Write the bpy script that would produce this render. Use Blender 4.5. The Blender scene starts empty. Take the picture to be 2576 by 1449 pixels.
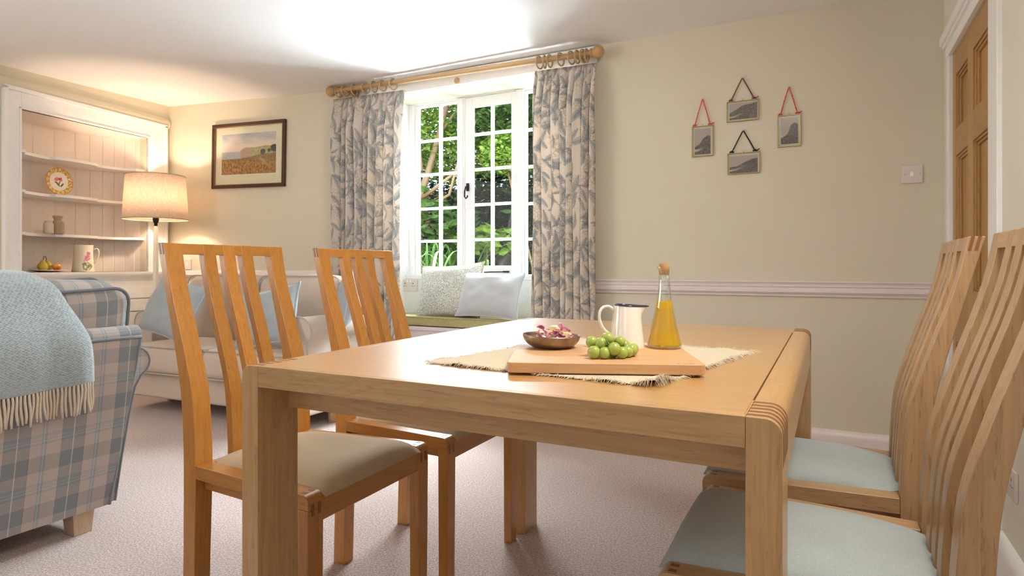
import bpy, bmesh, math, random
from mathutils import Vector, Matrix, noise
PI = math.pi
S = bpy.context.scene
COL = S.collection
R = random.Random(7)

# ------------------------------------------------------------------ camera, world, light
F = 1562.2            # focal length in pixels of the 2576 wide frame
HOR = 672.0           # horizon row
H = 0.9463            # eye height
cam_d = bpy.data.cameras.new('camera')
cam = bpy.data.objects.new('camera', cam_d); COL.objects.link(cam)
cam.location = (0, 0, H); cam.rotation_euler = (PI/2, 0, 0)
cam_d.sensor_width = 36.0; cam_d.lens = 36.0*F/2576.0
cam_d.shift_y = -(724.5-HOR)/2576.0
cam_d.clip_start = 0.02; cam_d.clip_end = 200
S.camera = cam
S.view_settings.view_transform = 'Standard'; S.view_settings.look = 'None'
S.view_settings.gamma = 1.0; S.view_settings.use_curve_mapping = False
S.view_settings.exposure = 0.40

YAW = -0.4737
A = Vector((math.cos(YAW), math.sin(YAW), 0)); B = Vector((-math.sin(YAW), math.cos(YAW), 0))

world = bpy.data.worlds.new('sky'); S.world = world; world.use_nodes = True
wn = world.node_tree.nodes; wl = world.node_tree.links
bg = wn['Background']
tc = wn.new('ShaderNodeTexCoord'); sp = wn.new('ShaderNodeSeparateXYZ'); cr = wn.new('ShaderNodeValToRGB')
wl.new(tc.outputs['Generated'], sp.inputs[0]); wl.new(sp.outputs['Z'], cr.inputs[0])
cr.color_ramp.elements[0].position = 0.0; cr.color_ramp.elements[0].color = (0.93, 0.96, 1.0, 1)
cr.color_ramp.elements[1].position = 0.7; cr.color_ramp.elements[1].color = (0.52, 0.70, 1.0, 1)
wl.new(cr.outputs[0], bg.inputs['Color'])
bg.inputs['Strength'].default_value = 1.5

def light(name, kind, loc, energy, color=(1, 1, 1), **k):
    d = bpy.data.lights.new(name, kind); d.energy = energy; d.color = color
    for a, v in k.items(): setattr(d, a, v)
    o = bpy.data.objects.new(name, d); COL.objects.link(o); o.location = loc
    return o
def aim(o, d): o.rotation_euler = Vector(d).to_track_quat('-Z', 'Y').to_euler()
sun = light('sun', 'SUN', (0, 6, 12), 3.0, (1.0, 0.96, 0.88), angle=0.02)
aim(sun, A*0.72 + B*0.10 + Vector((0, 0, -1.0)))
# fill lamps added out of view, behind the camera and at the left
rear = light('rear_fill', 'AREA', (0.15, -2.35, 1.45), 15, (1.0, 0.96, 0.90), shape='RECTANGLE', size=1.8, size_y=1.5)
aim(rear, Vector((-0.55, 4.0, -0.35)))
left = light('left_fill', 'AREA', (-3.92, 1.75, 1.5), 38, (1.0, 0.97, 0.93), shape='RECTANGLE', size=1.8, size_y=1.3)
aim(left, Vector((4.6, -0.3, -0.6)))
side = light('side_fill', 'AREA', (0.66, 0.78, 2.05), 19, (1.0, 0.95, 0.88), shape='DISK', size=0.5)  # soft disc lamp added to brighten the chair fronts, no such fitting
aim(side, Vector((-1.5, 0.75, -1.15)))
# area lamps added outside the window, standing in for open sky and ground bounce
_wc = Vector((-0.30, 4.10, 0))
skyl = light('sky_fill', 'AREA', _wc+B*1.25+A*0.4+Vector((0, 0, 3.03)), 1250, (0.82, 0.91, 1.0), shape='RECTANGLE', size=4.4, size_y=1.1)
aim(skyl, -B*1.0+Vector((0, 0, -0.30))); skyl.data.spread = math.radians(125)
bounce_fill = light('ground_bounce_fill', 'AREA', _wc+B*0.80-A*0.7+Vector((0, 0, 0.26)), 520, (0.80, 0.89, 1.0), shape='RECTANGLE', size=4.2, size_y=0.7)
aim(bounce_fill, -B*1.0+A*0.25+Vector((0, 0, 0.85))); bounce_fill.data.spread = math.radians(150)

# ------------------------------------------------------------------ measuring helpers
def ray(u): return (u-1288.0)/F
def on_plane(u, v, P, D):
    """where the sight line through frame pixel (u,v) meets the vertical plane through P along D: (distance along D, height)"""
    r = ray(u); t = (r*P[1]-P[0])/(D[0]-r*D[1])
    d = P[1]+D[1]*t
    return t, H+(HOR-v)*d/F
def at_height(u, v, z):
    d = (H-z)*F/(v-HOR); return Vector((ray(u)*d, d, z))
def at_depth(u, v, d): return Vector((ray(u)*d, d, H+(HOR-v)*d/F))

# ------------------------------------------------------------------ mesh helpers
class G:
    def __init__(s): s.v = []; s.f = []; s.m = []; s.uv = {}
    def add(s, vs, fs, m=0):
        n = len(s.v); s.v += [Vector(p) for p in vs]
        for f in fs: s.f.append([n+i for i in f]); s.m.append(m)
        return n
    def box(s, x0, x1, y0, y1, z0, z1, m=0, M=None):
        p = [Vector((x, y, z)) for z in (z0, z1) for y in (y0, y1) for x in (x0, x1)]
        if M: p = [M@q for q in p]
        s.add(p, [(0, 2, 3, 1), (4, 5, 7, 6), (0, 1, 5, 4), (2, 6, 7, 3), (0, 4, 6, 2), (1, 3, 7, 5)], m); return s
    def loft(s, rings, cap=True, closed=True, m=0, loop=False):
        k = len(rings[0]); fs = []
        n = len(rings)
        for i in range(n if loop else n-1):
            i2 = (i+1) % n
            for j in range(k if closed else k-1):
                j2 = (j+1) % k
                fs.append((i*k+j, i*k+j2, i2*k+j2, i2*k+j))
        if cap and closed and not loop:
            fs.append(tuple(range(k-1, -1, -1))); fs.append(tuple((n-1)*k+j for j in range(k)))
        s.add([p for r in rings for p in r], fs, m); return s
    def lathe(s, prof, n=32, c=(0, 0, 0), m=0, cap=True, M=None, sq=None):
        rings = []
        for r, z in prof:
            ring = []
            for j in range(n):
                a = 2*PI*j/n
                q = Vector((r*math.cos(a), r*math.sin(a), z))
                if M: q = M@q
                ring.append(Vector(c)+q)
            rings.append(ring)
        return s.loft(rings, cap=cap, m=m)
    def tube(s, pts, r, n=8, m=0, cap=True, loop=False, flat=1.0):
        pts = [Vector(p) for p in pts]; rings = []; up = None; N = len(pts)
        for i, p in enumerate(pts):
            if loop: t = (pts[(i+1) % N]-pts[i-1])
            else: t = (pts[min(i+1, N-1)]-pts[max(i-1, 0)])
            t.normalize()
            if up is None:
                up = Vector((0, 0, 1)) if abs(t.z) < 0.9 else Vector((1, 0, 0))
            a = up - t*up.dot(t); a.normalize(); b = t.cross(a); up = a
            rr = r[i] if isinstance(r, (list, tuple)) else r
            rings.append([p+a*math.cos(2*PI*j/n)*rr+b*math.sin(2*PI*j/n)*rr*flat for j in range(n)])
        return s.loft(rings, cap=cap and not loop, m=m, loop=loop)
    def grid(s, fn, nu, nv, m=0, uvf=None):
        n0 = len(s.v); vs = []; uvs = []
        for i in range(nu+1):
            for j in range(nv+1):
                vs.append(Vector(fn(i/nu, j/nv))); uvs.append(uvf(i/nu, j/nv) if uvf else (i/nu, j/nv))
        fs = [(i*(nv+1)+j, (i+1)*(nv+1)+j, (i+1)*(nv+1)+j+1, i*(nv+1)+j+1) for i in range(nu) for j in range(nv)]
        s.add(vs, fs, m)
        for k, t in enumerate(uvs): s.uv[n0+k] = t
        return s
    def prism(s, poly, y0, y1, axis='y', m=0, M=None):
        """poly in two axes, extruded along the third"""
        def mk(a, b, c):
            p = {'x': (c, a, b), 'y': (a, c, b), 'z': (a, b, c)}[axis]
            p = Vector(p); return M@p if M else p
        return s.loft([[mk(a, b, y0) for a, b in poly], [mk(a, b, y1) for a, b in poly]], m=m)
    def build(s, name, mat, parent=None, smooth=None, bevel=0, seg=2, sub=0, uvbox=False, solid=0, loc=None, rot=None):
        me = bpy.data.meshes.new(name)
        me.from_pydata([tuple(p) for p in s.v], [], s.f)
        mats = mat if isinstance(mat, (list, tuple)) else [mat]
        for q in mats: me.materials.append(q)
        for p, k in zip(me.polygons, s.m): p.material_index = k
        bm = bmesh.new(); bm.from_mesh(me)
        if not s.uv: bmesh.ops.recalc_face_normals(bm, faces=bm.faces)
        bm.to_mesh(me); bm.free()
        if s.uv:
            L = me.uv_layers.new(name='uv')
            for lp in me.loops: L.data[lp.index].uv = s.uv.get(lp.vertex_index, (0, 0))
        elif uvbox:
            L = me.uv_layers.new(name='uv')
            for p in me.polygons:
                n = p.normal; ax = max(range(3), key=lambda i: abs(n[i]))
                for li in p.loop_indices:
                    c = me.vertices[me.loops[li].vertex_index].co
                    L.data[li].uv = ((c.y, c.z), (c.x, c.z), (c.x, c.y))[ax]
        if smooth is not None and smooth is not False:
            me.shade_smooth() if smooth is True else me.shade_smooth()
            if smooth is not True:
                try: me.set_sharp_from_angle(angle=math.radians(smooth))
                except Exception: pass
        o = bpy.data.objects.new(name, me); COL.objects.link(o)
        if parent: o.parent = parent
        if loc is not None: o.location = loc
        if rot is not None: o.rotation_euler = rot
        if solid:
            md = o.modifiers.new('solid', 'SOLIDIFY'); md.thickness = solid; md.offset = 0
        if bevel:
            md = o.modifiers.new('bevel', 'BEVEL'); md.width = bevel; md.segments = seg; md.limit_method = 'ANGLE'; md.angle_limit = math.radians(40)
            if smooth is None:
                me.shade_smooth(); md.harden_normals = True
        if sub:
            md = o.modifiers.new('sub', 'SUBSURF'); md.levels = sub; md.render_levels = sub
        return o

def tag(o, label, cat, group=None, kind=None):
    o['label'] = label; o['category'] = cat
    if group: o['group'] = group
    if kind: o['kind'] = kind
    return o
def struct(o, label=None):
    o['kind'] = 'structure'
    if label: o['label'] = label
    return o
def thing(name, label, cat, loc=(0, 0, 0), rz=0, group=None, rot=None):
    o = bpy.data.objects.new(name, None); COL.objects.link(o); o.location = loc
    o.rotation_euler = rot if rot else (0, 0, rz); o.empty_display_size = 0.05
    return tag(o, label, cat, group)
def dup_tree(o, parent=None):
    c = o.copy(); COL.objects.link(c); c.parent = parent
    for ch in [k for k in bpy.data.objects if k.parent == o]: dup_tree(ch, c)
    return c

# ------------------------------------------------------------------ material helpers
def new_mat(name):
    m = bpy.data.materials.new(name); m.use_nodes = True
    return m, m.node_tree.nodes, m.node_tree.links, m.node_tree.nodes['Principled BSDF']
def mixc(N, L, fac, a, b, mode='MIX'):
    x = N.new('ShaderNodeMix'); x.data_type = 'RGBA'; x.blend_type = mode
    for sock, val in ((x.inputs[0], fac), (x.inputs[6], a), (x.inputs[7], b)):
        if hasattr(val, 'is_output'): L.new(val, sock)
        elif isinstance(val, (int, float)): sock.default_value = val
        else: sock.default_value = (*val[:3], 1)
    return x.outputs[2]
def math_n(N, L, op, a, b=None, c=None, clamp=False):
    x = N.new('ShaderNodeMath'); x.operation = op; x.use_clamp = clamp
    for i, val in enumerate((a, b, c)):
        if val is None: continue
        if hasattr(val, 'is_output'): L.new(val, x.inputs[i])
        else: x.inputs[i].default_value = val
    return x.outputs[0]
def mapped(N, L, kind='Object', scale=(1, 1, 1), rot=(0, 0, 0), loc=(0, 0, 0), rnd=False):
    t = N.new('ShaderNodeTexCoord'); mp = N.new('ShaderNodeMapping')
    src = t.outputs[kind]
    if rnd:
        oi = N.new('ShaderNodeObjectInfo'); va = N.new('ShaderNodeVectorMath'); va.operation = 'ADD'
        cm = N.new('ShaderNodeCombineXYZ')
        k = math_n(N, L, 'MULTIPLY', oi.outputs['Random'], 7.0)
        for i in range(3): L.new(k, cm.inputs[i])
        L.new(src, va.inputs[0]); L.new(cm.outputs[0], va.inputs[1]); src = va.outputs[0]
    L.new(src, mp.inputs[0]); mp.inputs['Scale'].default_value = scale
    mp.inputs['Rotation'].default_value = rot; mp.inputs['Location'].default_value = loc
    return mp.outputs[0]
def noise_n(N, L, vec, scale, detail=3, rough=0.5, dist=0.0):
    x = N.new('ShaderNodeTexNoise'); x.inputs['Scale'].default_value = scale; x.inputs['Detail'].default_value = detail
    x.inputs['Roughness'].default_value = rough; x.inputs['Distortion'].default_value = dist
    L.new(vec, x.inputs['Vector']); return x.outputs['Fac']
def ramp(N, L, fac, stops, interp='LINEAR'):
    x = N.new('ShaderNodeValToRGB'); x.color_ramp.interpolation = interp
    e = x.color_ramp.elements
    while len(e) < len(stops): e.new(0.5)
    for i, (p, c) in enumerate(stops):
        e[i].position = p; e[i].color = (*c[:3], 1) if not isinstance(c, (int, float)) else (c, c, c, 1)
    L.new(fac, x.inputs[0]); return x.outputs[0]
def bump(N, L, bs, hgt, strength=0.2, dist=0.01):
    x = N.new('ShaderNodeBump'); x.inputs['Strength'].default_value = strength; x.inputs['Distance'].default_value = dist
    L.new(hgt, x.inputs['Height']); L.new(x.outputs[0], bs.inputs['Normal'])
def plain(name, col, rough=0.5, metal=0.0, spec=None, coat=0.0):
    m, N, L, bs = new_mat(name)
    bs.inputs['Base Color'].default_value = (*col, 1); bs.inputs['Roughness'].default_value = rough; bs.inputs['Metallic'].default_value = metal
    if coat: bs.inputs['Coat Weight'].default_value = coat
    v = mapped(N, L); n = noise_n(N, L, v, 30, 3)
    L.new(mixc(N, L, n, [c*0.94 for c in col], [min(1, c*1.05) for c in col]), bs.inputs['Base Color'])
    return m
def srgb(r, g, b):
    return tuple(((c/255)/12.92 if c/255 <= 0.04045 else ((c/255+0.055)/1.055)**2.4) for c in (r, g, b))

def oak(name, axis, light_c, dark_c, rough=0.38, fleck=0.5, coat=0.0, crough=0.22):
    m, N, L, bs = new_mat(name)
    s1 = [9, 9, 9]; s1[axis] = 0.9; s2 = [150, 150, 150]; s2[axis] = 5; s3 = [120, 120, 120]; s3[axis] = 12
    v1 = mapped(N, L, scale=s1, rnd=True); v2 = mapped(N, L, scale=s2, rnd=True); v3 = mapped(N, L, scale=s3, rnd=True)
    n1 = noise_n(N, L, v1, 1.6, 4, 0.55, 0.6)
    ringv = math_n(N, L, 'FRACT', math_n(N, L, 'MULTIPLY', n1, 9.0))
    rings = ramp(N, L, ringv, [(0.0, 0.0), (0.55, 0.35), (0.92, 1.0), (1.0, 0.0)])
    n2 = noise_n(N, L, v2, 1.0, 3, 0.6); n3 = noise_n(N, L, v3, 1.4, 3, 0.65)
    f = math_n(N, L, 'ADD', math_n(N, L, 'MULTIPLY', rings, 0.20), math_n(N, L, 'MULTIPLY', n2, 0.72), clamp=True)
    col = mixc(N, L, f, light_c, dark_c)
    fl = ramp(N, L, n3, [(0.34, 1.0), (0.41, 0.0)])
    col = mixc(N, L, math_n(N, L, 'MULTIPLY', fl, fleck), col, [c*0.6 for c in dark_c])
    oi = N.new('ShaderNodeObjectInfo')
    tone = math_n(N, L, 'ADD', math_n(N, L, 'MULTIPLY', oi.outputs['Random'], 0.22), 0.89)
    hs = N.new('ShaderNodeHueSaturation'); L.new(tone, hs.inputs['Value']); L.new(col, hs.inputs['Color'])
    L.new(hs.outputs[0], bs.inputs['Base Color'])
    bs.inputs['Roughness'].default_value = rough
    if coat: bs.inputs['Coat Weight'].default_value = coat; bs.inputs['Coat Roughness'].default_value = crough
    bump(N, L, bs, math_n(N, L, 'SUBTRACT', n2, fl), 0.12, 0.002)
    return m
def oak_set(tag_, lc, dc, **k): return [oak('%s_grain_%s' % (tag_, 'xyz'[i]), i, lc, dc, **k) for i in range(3)]

def fabric(name, col, col2=None, scale=900, rough=0.9, bstr=0.35, mott=0.3, sheen=0.2):
    m, N, L, bs = new_mat(name)
    col2 = col2 or [c*0.72 for c in col]
    v = mapped(N, L)
    ws = []
    for k in range(3):
        sc = [scale*0.18]*3; sc[k] = scale*1.1
        ws.append(noise_n(N, L, mapped(N, L, scale=sc), 1.0, 1, 0.5))
    k = math_n(N, L, 'MULTIPLY', math_n(N, L, 'ADD', math_n(N, L, 'ADD', ws[0], ws[1]), ws[2]), 0.3333)
    k = ramp(N, L, k, [(0.36, 0.0), (0.62, 1.0)])
    n = noise_n(N, L, v, 12, 4, 0.6)
    f = math_n(N, L, 'ADD', math_n(N, L, 'MULTIPLY', k, 1-mott), math_n(N, L, 'MULTIPLY', n, mott), clamp=True)
    L.new(mixc(N, L, f, col2, col), bs.inputs['Base Color'])
    bs.inputs['Roughness'].default_value = rough
    bs.inputs['Sheen Weight'].default_value = sheen; bs.inputs['Specular IOR Level'].default_value = 0.25
    bump(N, L, bs, k, bstr, 0.001)
    return m

# palette
M_WALL = (lambda: None)()
def wall_mat(name, col, bstr=0.25):
    m, N, L, bs = new_mat(name)
    v = mapped(N, L); n = noise_n(N, L, v, 2.2, 5, 0.6); n2 = noise_n(N, L, v, 38, 4, 0.6)
    L.new(mixc(N, L, n, [c*0.965 for c in col], [min(1, c*1.02) for c in col]), bs.inputs['Base Color'])
    bs.inputs['Roughness'].default_value = 0.75
    h = math_n(N, L, 'ADD', math_n(N, L, 'MULTIPLY', n, 1.4), math_n(N, L, 'MULTIPLY', n2, 0.12))
    bump(N, L, bs, h, bstr, 0.02)
    return m
M_WALL = wall_mat('cream_plaster', srgb(220, 212, 190))
M_WALLR = wall_mat('pale_plaster', srgb(232, 228, 212))
M_CEIL = wall_mat('ceiling_paint', srgb(248, 246, 244), 0.18)
M_WHITE = plain('white_gloss_paint', srgb(250, 249, 248), 0.32)
M_TRIM = plain('white_trim_paint', srgb(236, 226, 222), 0.35)
M_NICHE = plain('alcove_paint', srgb(240, 228, 218), 0.45)

def carpet_mat():
    m, N, L, bs = new_mat('carpet_pile')
    v = mapped(N, L); n = noise_n(N, L, v, 260, 3, 0.7); n2 = noise_n(N, L, v, 2.2, 4, 0.6); n3 = noise_n(N, L, v, 150, 3, 0.75)
    c = mixc(N, L, ramp(N, L, n3, [(0.40, 0.0), (0.60, 1.0)]), srgb(160, 138, 130), srgb(226, 210, 204))
    c = mixc(N, L, math_n(N, L, 'MULTIPLY', n2, 0.35), c, srgb(208, 172, 152))
    L.new(c, bs.inputs['Base Color']); bs.inputs['Roughness'].default_value = 0.95
    bs.inputs['Sheen Weight'].default_value = 0.3; bs.inputs['Specular IOR Level'].default_value = 0.1
    bump(N, L, bs, math_n(N, L, 'ADD', n, n3), 0.7, 0.006)
    return m
M_CARPET = carpet_mat()

# ================================================================== ROOM SHELL
Cn = Vector((2.016, 2.897, 0))            # corner between picture wall and door wall
Bn = Vector((-1.355, 4.624, 0))           # slight bend of the old wall left of the window
Kn = Vector((-2.900, 5.250, 0))           # far left corner
LW = Vector((-0.311, -0.950, 0)).normalized()   # the left wall runs from Kn towards the camera
BK = (Kn-Bn).normalized()
ZC = 2.255
SW = (Cn-Bn).length
def frameM(P, D):
    """local x along D, local y towards the room outside (behind wall), z up"""
    D = Vector(D).normalized(); nrm = Vector((-D.y, D.x, 0))
    return Matrix(((D.x, nrm.x, 0, P[0]), (D.y, nrm.y, 0, P[1]), (0, 0, 1, 0), (0, 0, 0, 1)))
MW = frameM(Bn, A)                        # x: 0 at the bend .. SW at the corner ; y>0 is outdoors
DK = (Bn-Kn).normalized(); MK = frameM(Kn, DK)        # x from far left corner to the bend ; y>0 outdoors
ML = frameM(Kn+LW*6.6, -LW)               # left wall: x from camera end to corner; y>0 away from the room
MR = frameM(Cn, -B)                       # door wall: x from corner to camera ; y>0 outside
def mplace(o, M): o.matrix_world = M; return o

def wall_px(u, v, off=0.0):               # on the window / picture wall, off metres outdoors
    P = Bn+B*off; return on_plane(u, v, P, A)
def wall_k(u, v, off=0.0):
    n = Vector((-DK.y, DK.x, 0)); return on_plane(u, v, Kn+n*off, DK)
L0 = Kn+LW*6.6
def wall_l(u, v, off=0.0):
    D = -LW; n = Vector((-D.y, D.x, 0)); return on_plane(u, v, L0+n*off, D)
def wall_r(u, v, off=0.0):
    D = -B; n = Vector((-D.y, D.x, 0)); return on_plane(u, v, Cn+n*off, D)

# floor
g = G(); g.add([(-6.5, -3.2, 0), (3.2, -3.2, 0), (3.2, 6.2, 0), (-6.5, 6.2, 0), (-6.5, -3.2, -0.1), (3.2, -3.2, -0.1), (3.2, 6.2, -0.1), (-6.5, 6.2, -0.1)],
               [(0, 1, 2, 3), (7, 6, 5, 4), (0, 4, 5, 1), (1, 5, 6, 2), (2, 6, 7, 3), (3, 7, 4, 0)])
# (clipped to the room outline so that no carpet lies in the garden)
R0 = Cn-B*6.2; R1 = L0
outline = [Kn-A*0.06+B*0.04, Bn+B*0.05, Cn+B*0.05+A*0.05, R0+A*0.05, Vector((R0.x, -3.0, 0)), Vector((R1.x, -3.0, 0)), R1-A*0.05]
g = G(); n = len(outline)
g.add([(p.x, p.y, 0) for p in outline]+[(p.x, p.y, -0.12) for p in outline],
      [tuple(range(n-1, -1, -1)), tuple(range(n, 2*n))]+[(i, (i+1) % n, n+(i+1) % n, n+i) for i in range(n)])
struct(g.build('floor', M_CARPET), 'pinkish beige fitted carpet')

# ceiling with the gentle sag of an old house
def ceil_z(x, y):
    dk = (Vector((x, y, 0))-Kn).length
    return ZC + 0.05*max(0, 1-dk/1.5)**1.2 + 0.010*noise.noise(Vector((x*0.7, y*0.7, 0)))*(1 if dk > 0.3 else 0)
g = G()
g.grid(lambda a, b: (-6.6+a*10, -3.2+b*9.6, ceil_z(-6.6+a*10, -3.2+b*9.6)), 60, 60)
g.uv = {}
top = [(-6.6, -3.2, 2.6), (3.4, -3.2, 2.6), (3.4, 6.4, 2.6), (-6.6, 6.4, 2.6)]
g.add(top, [(0, 1, 2, 3)])
o = g.build('ceiling', M_CEIL, smooth=30)
bm = bmesh.new(); bm.from_mesh(o.data)            # cut to the room outline
for P_c, D_c in ((Bn, A), (Kn, DK), (Kn, LW)):
    n_c = Vector((-D_c.y, D_c.x, 0)) if D_c is not LW else Vector((LW.y, -LW.x, 0))
    if n_c.dot(-P_c) > 0: n_c = -n_c
    bmesh.ops.bisect_plane(bm, geom=bm.verts[:]+bm.edges[:]+bm.faces[:], plane_co=P_c+n_c*0.12, plane_no=n_c, clear_outer=True)
bm.to_mesh(o.data); bm.free()
struct(o, 'white painted ceiling')

# window opening in wall coordinates (x along wall)
SET = 0.28
xl_front, _ = wall_px(1004, 400); xr_front = None
wf_l, _ = wall_px(1030, 400, SET)                  # outer left of the window frame
gl0, _ = wall_px(1050, 400, SET); gl1, _ = wall_px(1153, 400, SET)
m1, _ = wall_px(1172, 400, SET)
cg0, _ = wall_px(1190, 400, SET); cg1, _ = wall_px(1288, 400, SET)
c1, _ = wall_px(1301, 400, SET); m2, _ = wall_px(1318, 400, SET)
rg0, _ = wall_px(1322, 400, SET)
rg1 = rg0+(gl1-gl0); wf_r = rg1+(gl0-wf_l)
op_l = wf_l-0.05; op_r = wf_r+0.05               # opening at the room side (splayed reveals)
_, z_lint = wall_px(1180, 210, 0); _, z_head = wall_px(1180, 236, SET); _, z_sill = wall_px(1180, 692, SET)
TH = 0.34                                         # wall thickness
g = G()
g.box(-0.3, op_l, 0, TH, 0, 2.5); g.box(op_r, SW+0.3, 0, TH, 0, 2.5)
g.box(op_l, op_r, 0, TH, z_lint, 2.5)
g.box(op_l, op_r, SET-0.03, TH, 0, z_sill-0.02)
# keep the exterior corner clean: the return wall covers x > SW
o = g.build('wall_back', M_WALL); mplace(o, MW); struct(o, 'cream plastered wall with the window and the small pictures')
g = G(); g.box(-0.3, (Bn-Kn).length+0.02, 0, 0.3, 0, 2.5); o = g.build('wall_centre', M_WALL); mplace(o, MK); struct(o, 'cream plastered wall behind the beige sofa')

# left wall with the arched-shelf alcove
xa0, za_top0 = wall_l(48, 272); xa1, za_top1 = wall_l(368, 350); za_top = (za_top0+za_top1)/2
_, za_bot = wall_l(210, 684.5)
LL = 6.6
g = G(); g.box(-0.3, xa0, 0, 0.55, 0, 2.5); g.box(xa1, LL+0.3, 0, 0.55, 0, 2.5); g.box(xa0, xa1, 0, 0.55, za_top, 2.5); g.box(xa0, xa1, 0, 0.55, 0, za_bot-0.03)
o = g.build('wall_left', M_WALL); mplace(o, ML); struct(o, 'cream plastered wall with the shelf alcove')
# right wall with the door opening
xd0, zd_in = wall_r(2395.5, 138); xd1, _ = wall_r(2498, 300); xd2, _ = wall_r(2521, 300)
g = G(); g.box(-0.02, xd0, 0, 0.2, 0, 2.5); g.box(xd1, 6.4, 0, 0.2, 0, 2.5); g.box(xd0, xd1, 0, 0.2, zd_in, 2.5); g.box(xd0, xd1, 0.08, 0.2, 0, zd_in)
o = g.build('wall_right', M_WALLR); mplace(o, MR); struct(o, 'pale wall with the pine door')
# unseen wall behind the camera, with an opening added to let light in
g = G(); yb = -2.7
g.box(-5.6, -2.6, yb-0.2, yb, 0, 2.5); g.box(0.8, 3.0, yb-0.2, yb, 0, 2.5); g.box(-2.6, 0.8, yb-0.2, yb, 0, 0.65); g.box(-2.6, 0.8, yb-0.2, yb, 2.15, 2.5)
struct(g.build('wall_rear', M_WALL), 'cream wall behind the camera')

# mouldings: profile polygons in (y outwards from wall = negative, z)
def moulding(name, prof, x0, x1, M, mat=M_TRIM, label=None, bev=0.0015):
    g = G(); g.prism([(-d, z) for d, z in prof], x0, x1, axis='x')
    o = g.build(name, mat, smooth=35); mplace(o, M)
    struct(o, label); return o
def dado(z1, z0, dep=0.03):
    h = z1-z0
    return [(0, z0), (dep*0.3, z0), (dep*0.45, z0+h*0.06), (dep*0.35, z0+h*0.12), (dep*0.6, z0+h*0.18), (dep*0.95, z0+h*0.30), (dep*0.95, z0+h*0.38), (dep*0.55, z0+h*0.44),
            (dep*0.55, z0+h*0.60), (dep*0.85, z0+h*0.66), (dep*0.85, z0+h*0.74), (dep*0.6, z0+h*0.78), (dep*0.75, z0+h*0.88), (dep, z0+h*0.93), (dep, z0+h), (0, z0+h)]
_, d1 = wall_px(1850, 706); _, d0 = wall_px(1850, 743)
moulding('trim_1', dado(d1, d0), op_r+0.02, SW-0.002, MW, label='white moulded dado rail on the picture wall')
_, e1 = wall_k(640, 680.5); _, e0 = wall_k(640, 698)
moulding('trim_2', [(0, e0), (0.012, e0), (0.014, e0+0.005), (0.022, e0+0.012), (0.024, e0+0.018), (0.01, e0+0.022), (0.01, e1-0.006), (0.006, e1), (0, e1)], 0.0, (Bn-Kn).length, MK, label='white dado rail behind the beige sofa')
moulding('trim_3', [(0, e0), (0.012, e0), (0.022, e0+0.012), (0.024, e0+0.018), (0.01, e0+0.022), (0.01, e1-0.006), (0, e1)], 0.0, op_l-0.0, MW, label='white dado rail running behind the left curtain')
sk = [(0, 0), (0.022, 0), (0.022, 0.10), (0.016, 0.122), (0.006, 0.132), (0, 0.134)]
moulding('baseboard_back', sk, op_r+0.0, SW-0.002, MW, label='white skirting board on the picture wall')
moulding('baseboard_right', sk, xd2+0.005, 6.2, MR, mat=M_WHITE, label='white skirting board on the door wall')
moulding('baseboard_centre', sk, 0.03, (Bn-Kn).length, MK)
moulding('baseboard_left', sk, 0.0, LL-0.03, ML)
# the painted lintel board over the window, behind the pole
g = G(); g.box(op_l-0.10, op_r+0.13, -0.022, 0.0, z_lint, z_lint+0.098)
o = g.build('trim_4', M_WHITE, bevel=0.003); mplace(o, MW); struct(o, 'white painted lintel board above the window')
# soft plaster ridge above the alcove
g = G(); pr = []
for i in range(9):
    a = PI*i/8; pr.append((-0.028*math.sin(a), 2.150+0.045*math.cos(a)))
g.prism(pr, 2.0, LL-0.01, axis='x'); o = g.build('trim_5', M_WALL, smooth=60); mplace(o, ML); struct(o, 'plaster ridge under the ceiling of the left wall')

# ------------------------------------------------------------------ window
def wz(u, v): return wall_px(u, v, SET)[1]
FR = 0.055
g = G()
zt, zb = z_head, z_sill
g.box(wf_l, wf_r, SET-0.01, SET+FR, zt-0.03, zt+0.06)            # head
g.box(wf_l-0.03, wf_r+0.03, SET-0.045, SET+FR, zb-0.03, zb)      # sill board
g.box(wf_l, gl0-0.028, SET-0.01, SET+FR, zb, zt)                 # left jamb
g.box(rg1+0.028, wf_r, SET-0.01, SET+FR, zb, zt)
o = g.build('window_1', M_WHITE, bevel=0.003); mplace(o, MW); WIN = struct(o, 'white timber cottage window with three lights of small panes')
def wpart(g, name, bev=0.002, mat=None):
    return g.build(name, mat or M_WHITE, WIN, bevel=bev)
for a, b in ((gl1+0.0, m1), (c1, m2)):
    g = G(); g.box(a, b, SET-0.018, SET+FR, zb, zt-0.03); g.box(a+0.012, b-0.012, SET-0.026, SET-0.018, zb, zt-0.03); wpart(g, 'mullion')
def sash(name, x0, x1, gx0, gx1, barsv, zs, y0, ztop, zbot, fixed):
    g = G(); y1 = y0+0.035
    g.box(x0, gx0, y0, y1, zbot, ztop); g.box(gx1, x1, y0, y1, zbot, ztop)
    g.box(gx0, gx1, y0, y1, zs[0], ztop); g.box(gx0, gx1, y0, y1, zbot, zs[-1])
    o = wpart(g, name, 0.0025)
    b = 0.0095
    g = G()
    for x in barsv: g.box(x-b, x+b, y0+0.004, y1-0.004, zs[-1], zs[0])
    for z in zs[1:-1]: g.box(gx0, gx1, y0+0.006, y1-0.006, z-b*0.95, z+b*0.95)
    g.build('glazing_bar', M_WHITE, o, bevel=0.002)
    g = G(); g.box(gx0-0.002, gx1+0.002, y0+0.017, y0+0.020, zs[-1]-0.002, zs[0]+0.002)
    g.build('pane', M_GLASS, o)
    return o
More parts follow.
